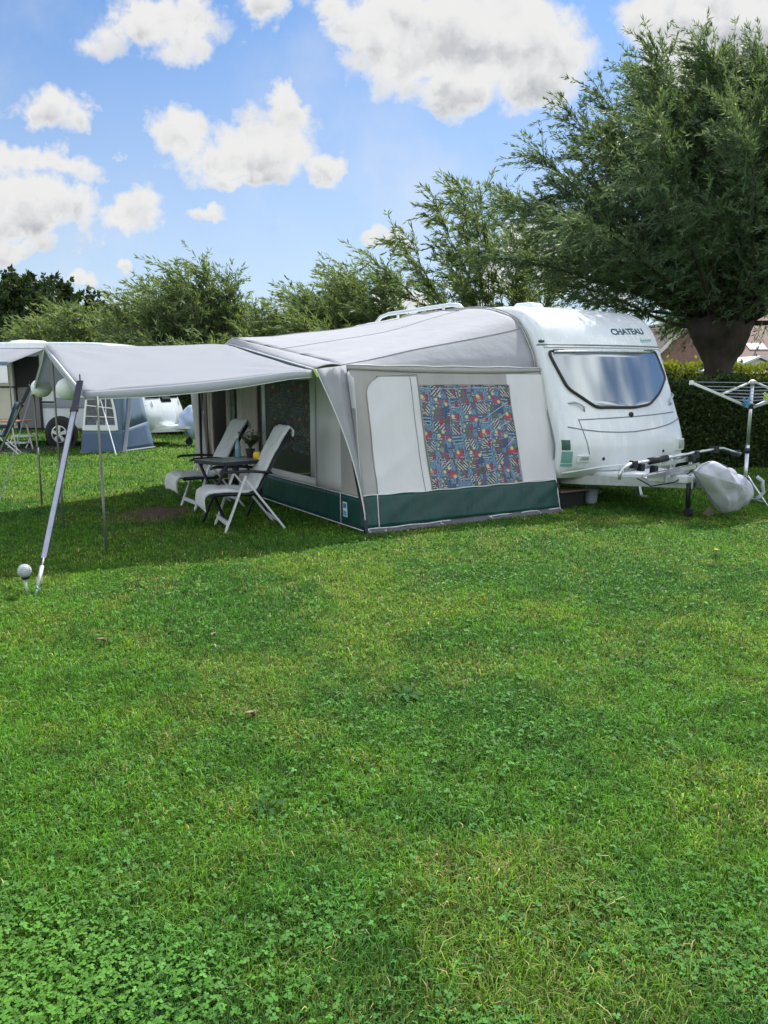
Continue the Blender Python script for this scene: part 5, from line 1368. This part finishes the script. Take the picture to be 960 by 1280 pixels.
    m_ = MB(); m_.grid([[c+f*a+l*b+UP*z for b in (-.24, -.1, .1, .24)] for a, z in ((-.12, .42), (-.24, .75), (-.36, 1.05), (-.40, 1.15))]); m_.build('backrest', CHAIRBLUE, t6, solid=.03, smooth=True)
build_far()

# ================================================================== VEGETATION
def norm(a): return a/np.maximum(np.linalg.norm(a, axis=1, keepdims=True), 1e-9)
def leaves_mesh(name, P, D, rng, ln, wd, mat, parent, var=.5, clump=None):
    """rhombic leaf blades at P pointing along D"""
    n = len(P); D = norm(D); rv = norm(rng.normal(size=(n, 3)))
    S = norm(np.cross(D, rv)); Nn = np.cross(S, D)
    L_ = ln*(1-var/2+var*rng.random((n, 1))); w = wd*(.7+.6*rng.random((n, 1)))
    m_ = P+D*L_*.45+Nn*L_*.06
    V = np.stack([P, m_+S*w/2, P+D*L_, m_-S*w/2], 1).reshape(-1, 3)
    F = np.arange(n*4).reshape(n, 4)
    r = rng.random(n) if clump is None else np.clip(clump + rng.normal(0, .22, n), 0, 1)
    return np_mesh(name, V, F, mat, parent=parent, attr={'rnd': ('FLOAT', 'FACE', r)})
def tree(name, label, base, h_head, r_trunk, flare, limbs, length, elev, wind, leaf, mat, seed, twigs=7, per=26, twig_len=.8, group=None, sx=1.0, droop=.25, bias=None, cluster=1.0, bark=None, lvar=(.72, 1.08), tipmore=0.0):
    rng = np.random.default_rng(seed); rg = random.Random(seed)
    t = thing(name, label, 'tree', base, group); B = np.array(base)
    mb = MB(); pts = []; rad = []
    for k in range(25):
        f = k/24; pts.append((B[0]+.05*math.sin(f*3+seed), B[1]+.05*math.cos(f*2+seed), B[2]-.1+(h_head+.1)*f))
        rr = r_trunk*(1.25-.35*min(1, f*3)); rr = rr*(1+(flare-1)*float(sm(.66, 1., f))); rad.append(rr)
    pts.append((pts[-1][0], pts[-1][1], pts[-1][2]+r_trunk*flare*.5)); rad.append(rad[-1]*.55)
    mb.tube(pts, rad, 36)
    for i, p in enumerate(mb.v):
        v = Vector(p); c = Vector((B[0], B[1], p[2])); d = v-c; q = 1+.34*mnoise.noise(Vector((d.x*4, d.y*4, p[2]*2)))+.16*mnoise.noise(Vector((d.x*11, d.y*11, p[2]*5)))
        mb.v[i] = tuple(c+d*q)
    mb.build('trunk', bark or BARK, t, smooth=True)
    lb = MB(); TP = []; TD = []; wv = np.array(wind)
    for li in range(limbs):
        a = rng.random()*2*np.pi; e = np.radians(rng.uniform(*elev)); L_ = length*rng.uniform(*lvar)
        if bias is not None: L_ *= 1+bias*math.cos(a-math.pi)
        d = np.array([math.cos(a)*math.cos(e)*sx, math.sin(a)*math.cos(e), math.sin(e)])
        p = B+np.array([math.cos(a)*r_trunk*flare*.6, math.sin(a)*r_trunk*flare*.6, h_head+rg.uniform(-.05, .25)*flare*r_trunk*2])
        ns = 9; step = L_/ns; path = [p.copy()]
        for k in range(ns):
            f = k/ns
            d = d + wv*.075*f*2 + rng.normal(0, .075, 3) + np.array([0, 0, .10*(1-f)-droop*f*.30]); d /= np.linalg.norm(d)
            p = p+d*step; path.append(p.copy())
            if k >= 1:
                nt_ = int((twigs if k > 2 else max(2, twigs//2))*(1+tipmore*(f-.45)))
                for q in range(nt_):
                    o = path[-2]+(path[-1]-path[-2])*rng.random()
                    td = d*.8+rng.normal(0, .55, 3)+wv*.45*(.4+f)+np.array([0, 0, -.10*droop*4*rng.random()]); TD.append(td/np.linalg.norm(td)); TP.append(o)
        r0 = r_trunk*.17*rng.uniform(.7, 1.2)
        lb.tube([tuple(q) for q in path], [r0*(1-.93*k/ns) for k in range(ns+1)], 5)
    lb.build('branches', bark or BARK, t, smooth=True)
    TP = np.array(TP); TD = np.array(TD); nt_ = len(TP); TL = twig_len*(.45+.9*rng.random(nt_))
    # leaves along bent twigs
    f = rng.random((nt_, per))**.85; bend = wv*.30+np.array([0, 0, -.16*droop*4])
    P = TP[:, None]+TD[:, None]*TL[:, None, None]*f[..., None]+bend*(f**2*TL[:, None])[..., None]
    Dl = TD[:, None]*.9+bend*f[..., None]*1.2+rng.normal(0, .42/cluster, (nt_, per, 3))+wv*.3
    cl = np.repeat(np.clip(rng.random(nt_), 0, 1)[:, None], per, 1)
    leaves_mesh('crown', P.reshape(-1, 3), Dl.reshape(-1, 3), rng, leaf[0], leaf[1], mat, t, clump=cl.ravel())
    # twig stems as thin ribbons
    k = min(nt_, 2600); sel = rng.choice(nt_, k, replace=False)
    a = TP[sel]; b = a+TD[sel]*TL[sel, None]*.55+bend*(.3*TL[sel, None]); c = a+TD[sel]*TL[sel, None]+bend*TL[sel, None]
    s = norm(np.cross(TD[sel], rng.normal(size=(k, 3))))*leaf[1]*.22
    V = np.stack([a-s, a+s, b+s*.8, b-s*.8, c], 1); idx = np.arange(k)[:, None]*5
    loops = np.concatenate([idx+np.array([0, 1, 2, 3]), idx+np.array([3, 2, 4])], 1).ravel()
    np_mesh('twigs', V.reshape(-1, 3), loops, BARK2, parent=t, nper=np.tile([4, 3], k))
    return t
WIND = (-.85, .1, .05)
WIND2 = (-.45, .1, .03)
GT = 'willow trees'
tree('willow_tree', 'big pollard willow with thick dark trunk behind the dark hedge', (6.75, 15.7, 0), 2.72, .28, 2.3, 126, 4.72, (-2, 87), (-.38, .1, .0), (.115, .020), WILLOW_L, 21, twigs=13, per=32, twig_len=.62, group=GT, droop=.17, bias=.02, lvar=(.80, 1.03), tipmore=.9)
tree('willow_tree', 'sparse wind bent willow standing behind the caravan roof', (2.75, 20.2, 0), 1.5, .14, 1.6, 21, 4.7, (46, 89), (-.50, .1, .03), (.17, .032), WILLOW_P, 22, twigs=7, per=22, twig_len=.62, group=GT, droop=.14)
tree('willow_tree', 'bushy willow rising above the sun canopy middle', (-6.3, 27, 0), 1.2, .24, 1.8, 60, 3.9, (0, 88), WIND2, (.20, .042), WILLOW_P, 23, twigs=9, per=18, twig_len=.9, group=GT, droop=.22)
tree('willow_tree', 'bushy wind blown willow just left of the roof rail', (-1.2, 26.5, 0), 1.1, .24, 1.8, 60, 3.9, (0, 82), WIND, (.20, .042), WILLOW_P, 24, twigs=9, per=18, twig_len=.9, group=GT, droop=.2)
tree('willow_tree', 'low rounded pale willow right of the dark oak', (-11.0, 29, 0), .9, .24, 1.8, 52, 3.1, (0, 80), WIND2, (.22, .045), WILLOW_P, 25, twigs=9, per=17, twig_len=.9, group=GT, droop=.25)
tree('willow_tree', 'lower pale willow filling the dip between two taller ones', (-3.9, 31, 0), .8, .22, 1.8, 50, 3.1, (0, 80), WIND2, (.22, .045), WILLOW_P, 26, twigs=9, per=16, twig_len=.9, group=GT, droop=.25)
tree('willow_tree', 'low pale willow at the left edge below the oak', (-15.5, 30, 0), .6, .22, 1.8, 40, 2.3, (0, 65), WIND2, (.22, .045), WILLOW_P, 27, twigs=9, per=16, twig_len=.9, group=GT, droop=.25)
tree('willow_tree', 'low willow between the roof rail and the sparse willow', (1.2, 32, 0), .8, .22, 1.8, 42, 3.0, (0, 80), WIND2, (.22, .045), WILLOW_P, 28, twigs=9, per=15, twig_len=.9, group=GT, droop=.25)
tree('oak_tree', 'large dark round oak at the far left', (-21.0, 47, 0), 2.4, .35, 1.6, 80, 4.7, (-5, 88), (-.1, 0, 0), (.30, .20), OAK_L, 31, twigs=9, per=22, twig_len=1.2, group='dark trees far behind', droop=.12, cluster=.5)
tree('oak_tree', 'smaller dark far tree showing over the pale willows', (-19.5, 60, 0), 2.6, .3, 1.6, 34, 3.8, (-5, 88), (-.1, 0, 0), (.32, .22), OAK_L, 32, twigs=8, per=16, twig_len=1.3, group='dark trees far behind', droop=.12, cluster=.5)
tree('oak_tree', 'dark far tree peeping between the two left willows', (-14.6, 62, 0), 2.4, .3, 1.6, 34, 3.6, (-5, 88), (-.1, 0, 0), (.32, .22), OAK_L, 33, twigs=8, per=16, twig_len=1.3, group='dark trees far behind', droop=.12, cluster=.5)

def hedge(name, label, a, b, h, th, n, leaf, mat, seed, hv=.12, z0=.05):
    rng = np.random.default_rng(seed); a = np.array(a); b = np.array(b); d = b-a; L_ = np.linalg.norm(d); d = d/L_; nrm = np.array([d[1], -d[0]])
    c = (a+b)/2; t = thing(name, label, 'hedge', (c[0], c[1], 0), 'clipped hedges')
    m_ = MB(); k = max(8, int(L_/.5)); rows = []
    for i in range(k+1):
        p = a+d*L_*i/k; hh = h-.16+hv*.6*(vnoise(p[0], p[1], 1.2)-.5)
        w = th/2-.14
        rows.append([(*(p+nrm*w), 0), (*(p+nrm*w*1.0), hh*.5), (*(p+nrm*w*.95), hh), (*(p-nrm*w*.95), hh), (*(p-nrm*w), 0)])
    m_.grid(rows); m_.poly(rows[0]); m_.poly(rows[-1]); m_.build('dark_core', CORE, t)
    u = rng.random(n)*L_; f = rng.random(n); top = f < .34
    hh = h+hv*(vnoise(a[0]+d[0]*u, a[1]+d[1]*u, 1.2)-.5)*2+hv*.5*(vnoise(u, u*0, 4.)-.5)
    side = np.where(rng.random(n) < .8, 1, -1)
    lump = .12*(vnoise(u, rng.random(n)*0+7, 2.)-.5)
    off = np.where(top, (rng.random(n)*2-1)*th/2, side*(th/2+lump-np.abs(rng.normal(0, .07, n))))
    z = np.where(top, hh+rng.normal(0, .05, n)+.12*(rng.random(n) < .05)*rng.random(n), z0+rng.random(n)*(hh-z0))
    off = off + np.where(~top, .10*(vnoise(u*1.0, z, 3.)-.5), 0)
    P = np.stack([a[0]+d[0]*u+nrm[0]*off, a[1]+d[1]*u+nrm[1]*off, z], 1)
    D = rng.normal(0, .6, (n, 3)); D[:, 2] += .35; D[:, :2] += (nrm*.5)[None]*np.where(top, 0, side)[:, None]; D[top, 2] += .7
    leaves_mesh('foliage', P, D, rng, leaf[0], leaf[1], mat, t)
hedge('hedge', 'dark clipped hedge in shade behind the clothes airer', (2.0, 14.9), (15, 14.3), 1.50, 1.0, 52000, (.075, .045), HEDGE_L, 41)
hedge('hedge', 'bright sunlit yellow green hedge beyond the dark one', (4, 23.5), (24, 22), 2.02, 1.6, 30000, (.12, .075), HEDGE_Y, 42, hv=.2)
hedge('hedge', 'long dark hedge running behind the far caravan', (-27, 31.5), (9, 33.5), 2.5, 1.6, 42000, (.16, .09), HEDGE_L, 43, hv=.35)
hedge('hedge', 'dark hedge end between the far caravan and the awning', (-7.2, 24.3), (1.8, 24.9), 2.1, 1.1, 26000, (.12, .065), HEDGE_L, 44, hv=.25)

# ================================================================== FARM BUILDINGS
def build_barn():
    t = thing('barn', 'long farm barn with brown tiled roof beyond the hedges', 'barn', (27, 50, 0))
    x0, x1, y0, y1 = 21.0, 42.0, 46.0, 58.0
    m_ = MB(); m_.prism([(x0, y0+.3, 0), (x1, y0+.3, 0), (x1, y1, 0), (x0, y1, 0)], (0, 0, 2.75)); m_.build('wall', BRICK, t)
    m_ = MB(); m_.prism([(x0-.4, y0-.2, 2.72), (x0-.4, (y0+y1)/2, 6.2), (x0-.4, y1+.3, 2.72)], (x1-x0+.8, 0, 0)); rf = m_.build('roof', TILE, t)
    m_ = MB(); m_.box(((x0+x1)/2, y0-.24, 2.80), (x1-x0+.9, .10, .42)); m_.build('fascia', FASCIA, t)
    for k in range(7):
        xx = x0+1.6+k*2.4; m_ = MB(); f = .30
        c = Vector((xx, lerp(y0-.2, (y0+y1)/2, f), lerp(2.72, 6.2, f)))
        sl = Vector((0, (y1-y0)/2+.2, 3.48)).normalized(); m_.frame_box(c+Vector((0, -.02, .03)), (.55, 0, 0), sl*.42, sl.cross(Vector((1, 0, 0)))*.03); m_.build('roof_light', SKYLIGHT, rf)
    t = thing('farmhouse', 'brick farmhouse gable with pale barge boards beyond the hedges', 'house', (18, 46, 0))
    x0, x1, y0, y1 = 14.4, 19.4, 43.0, 52.0; xm = (x0+x1)/2
    m_ = MB(); m_.prism([(x0, y0, 0), (x1, y0, 0), (x1, y0, 2.6), (xm, y0, 5.0), (x0, y0, 2.6)], (0, y1-y0, 0)); m_.build('wall', BRICK, t)
    m_ = MB()
    for (a, b) in ((x0-.35, xm), (x1+.35, xm)):
        za = 2.6-.35*(2.4/2.5); m_.prism([(a, y0-.25, za+.06), (b, y0-.25, 5.06), (b, y0-.25, 5.22), (a, y0-.25, za+.22)], (0, y1-y0+.5, 0))
    rf = m_.build('roof', TILE_D, t)
    m_ = MB()
    for (a, b) in ((x0-.35, xm), (x1+.35, xm)):
        za = 2.6-.35*(2.4/2.5); m_.prism([(a, y0-.31, za-.08), (b, y0-.31, 4.95), (b, y0-.31, 5.2), (a, y0-.31, za+.18)], (0, .055, 0))
    m_.build('barge_board', FASCIA, t)
    for xx in (16.2, 17.6):
        m_ = MB(); m_.box((xx, y0-.02, 1.5), (.9, .06, 1.2)); w = m_.build('window', FASCIA, t); m_ = MB(); m_.box((xx, y0-.055, 1.5), (.74, .02, 1.04)); m_.build('pane', PANE_FAR, w)
    t = thing('shed', 'low pale roofed shed between farmhouse and barn', 'shed', (18.6, 38, 0))
    m_ = MB(); m_.prism([(16.8, 38, 0), (19.6, 38, 0), (19.6, 38, 2.2), (18.2, 38, 2.75), (16.8, 38, 2.2)], (0, 4, 0)); m_.build('wall', FASCIA, t)
    m_ = MB()
    for (a, za, b, zb) in ((16.6, 2.13, 18.2, 2.80), (19.8, 2.13, 18.2, 2.80)): m_.prism([(a, 37.8, za), (b, 37.8, zb), (b, 37.8, zb+.1), (a, 37.8, za+.1)], (0, 4.4, 0))
    m_.build('roof', STEEL_PALE, t)
build_barn()

# far wood closing the horizon, and the row of trees behind the photographer that the panes reflect
def wood(name, label, pts, h, n, leaf, mat, seed):
    rng = np.random.default_rng(seed); P = []; pts = np.array(pts, float)
    seg = rng.integers(0, len(pts)-1, n); f = rng.random(n); xy = pts[seg]*(1-f[:, None])+pts[seg+1]*f[:, None]
    hh = h*(.55+.7*fbm(xy[:, 0], xy[:, 1], .13)); z = hh*(1-rng.random(n)**1.6*.95)
    P = np.stack([xy[:, 0]+rng.normal(0, 1.5, n), xy[:, 1]+rng.normal(0, 1.5, n), z], 1)
    D = rng.normal(0, 1, (n, 3)); D[:, 2] += .3
    V = None; o = leaves_mesh(name, P, D, rng, leaf, leaf*.7, mat, None)
    tag(o, label, 'wood', kind='stuff')
ORG['none'] = Vector()
wood('far_wood', 'dark band of far trees along the horizon', [(-90, 95), (-40, 92), (0, 100), (45, 96), (110, 90)], 5.5, 26000, 1.0, OAK_L, 51)
wood('tree_row', 'row of trees on the far side of the lawn behind the photographer', [(-30, -24), (-5, -27), (18, -24), (34, -12)], 5.0, 22000, .55, OAK_L, 52)

# bird
def build_bird():
    p = Vector((-18.7, 45.5, 7.6)); t = thing('bird', 'small dark bird flying above the oak', 'bird', tuple(p))
    m_ = MB(); m_.tube([p+Vector((-.16, 0, -.02)), p+Vector((-.08, 0, 0)), p+Vector((.04, 0, .01)), p+Vector((.14, 0, .0)), p+Vector((.26, 0, -.01))], [.012, .05, .06, .035, .012], 8); m_.build('body', BIRDM, t, smooth=True)
    for s in (-1, 1):
        m_ = MB(); m_.grid([[p+Vector((-.06, 0, .02)), p+Vector((.08, 0, .02))], [p+Vector((-.04, .12*s, .14)), p+Vector((.09, .12*s, .12))], [p+Vector((.10, .22*s, .22)), p+Vector((.17, .22*s, .2))]]); m_.build('wing', BIRDM, t, solid=.01)
build_bird()
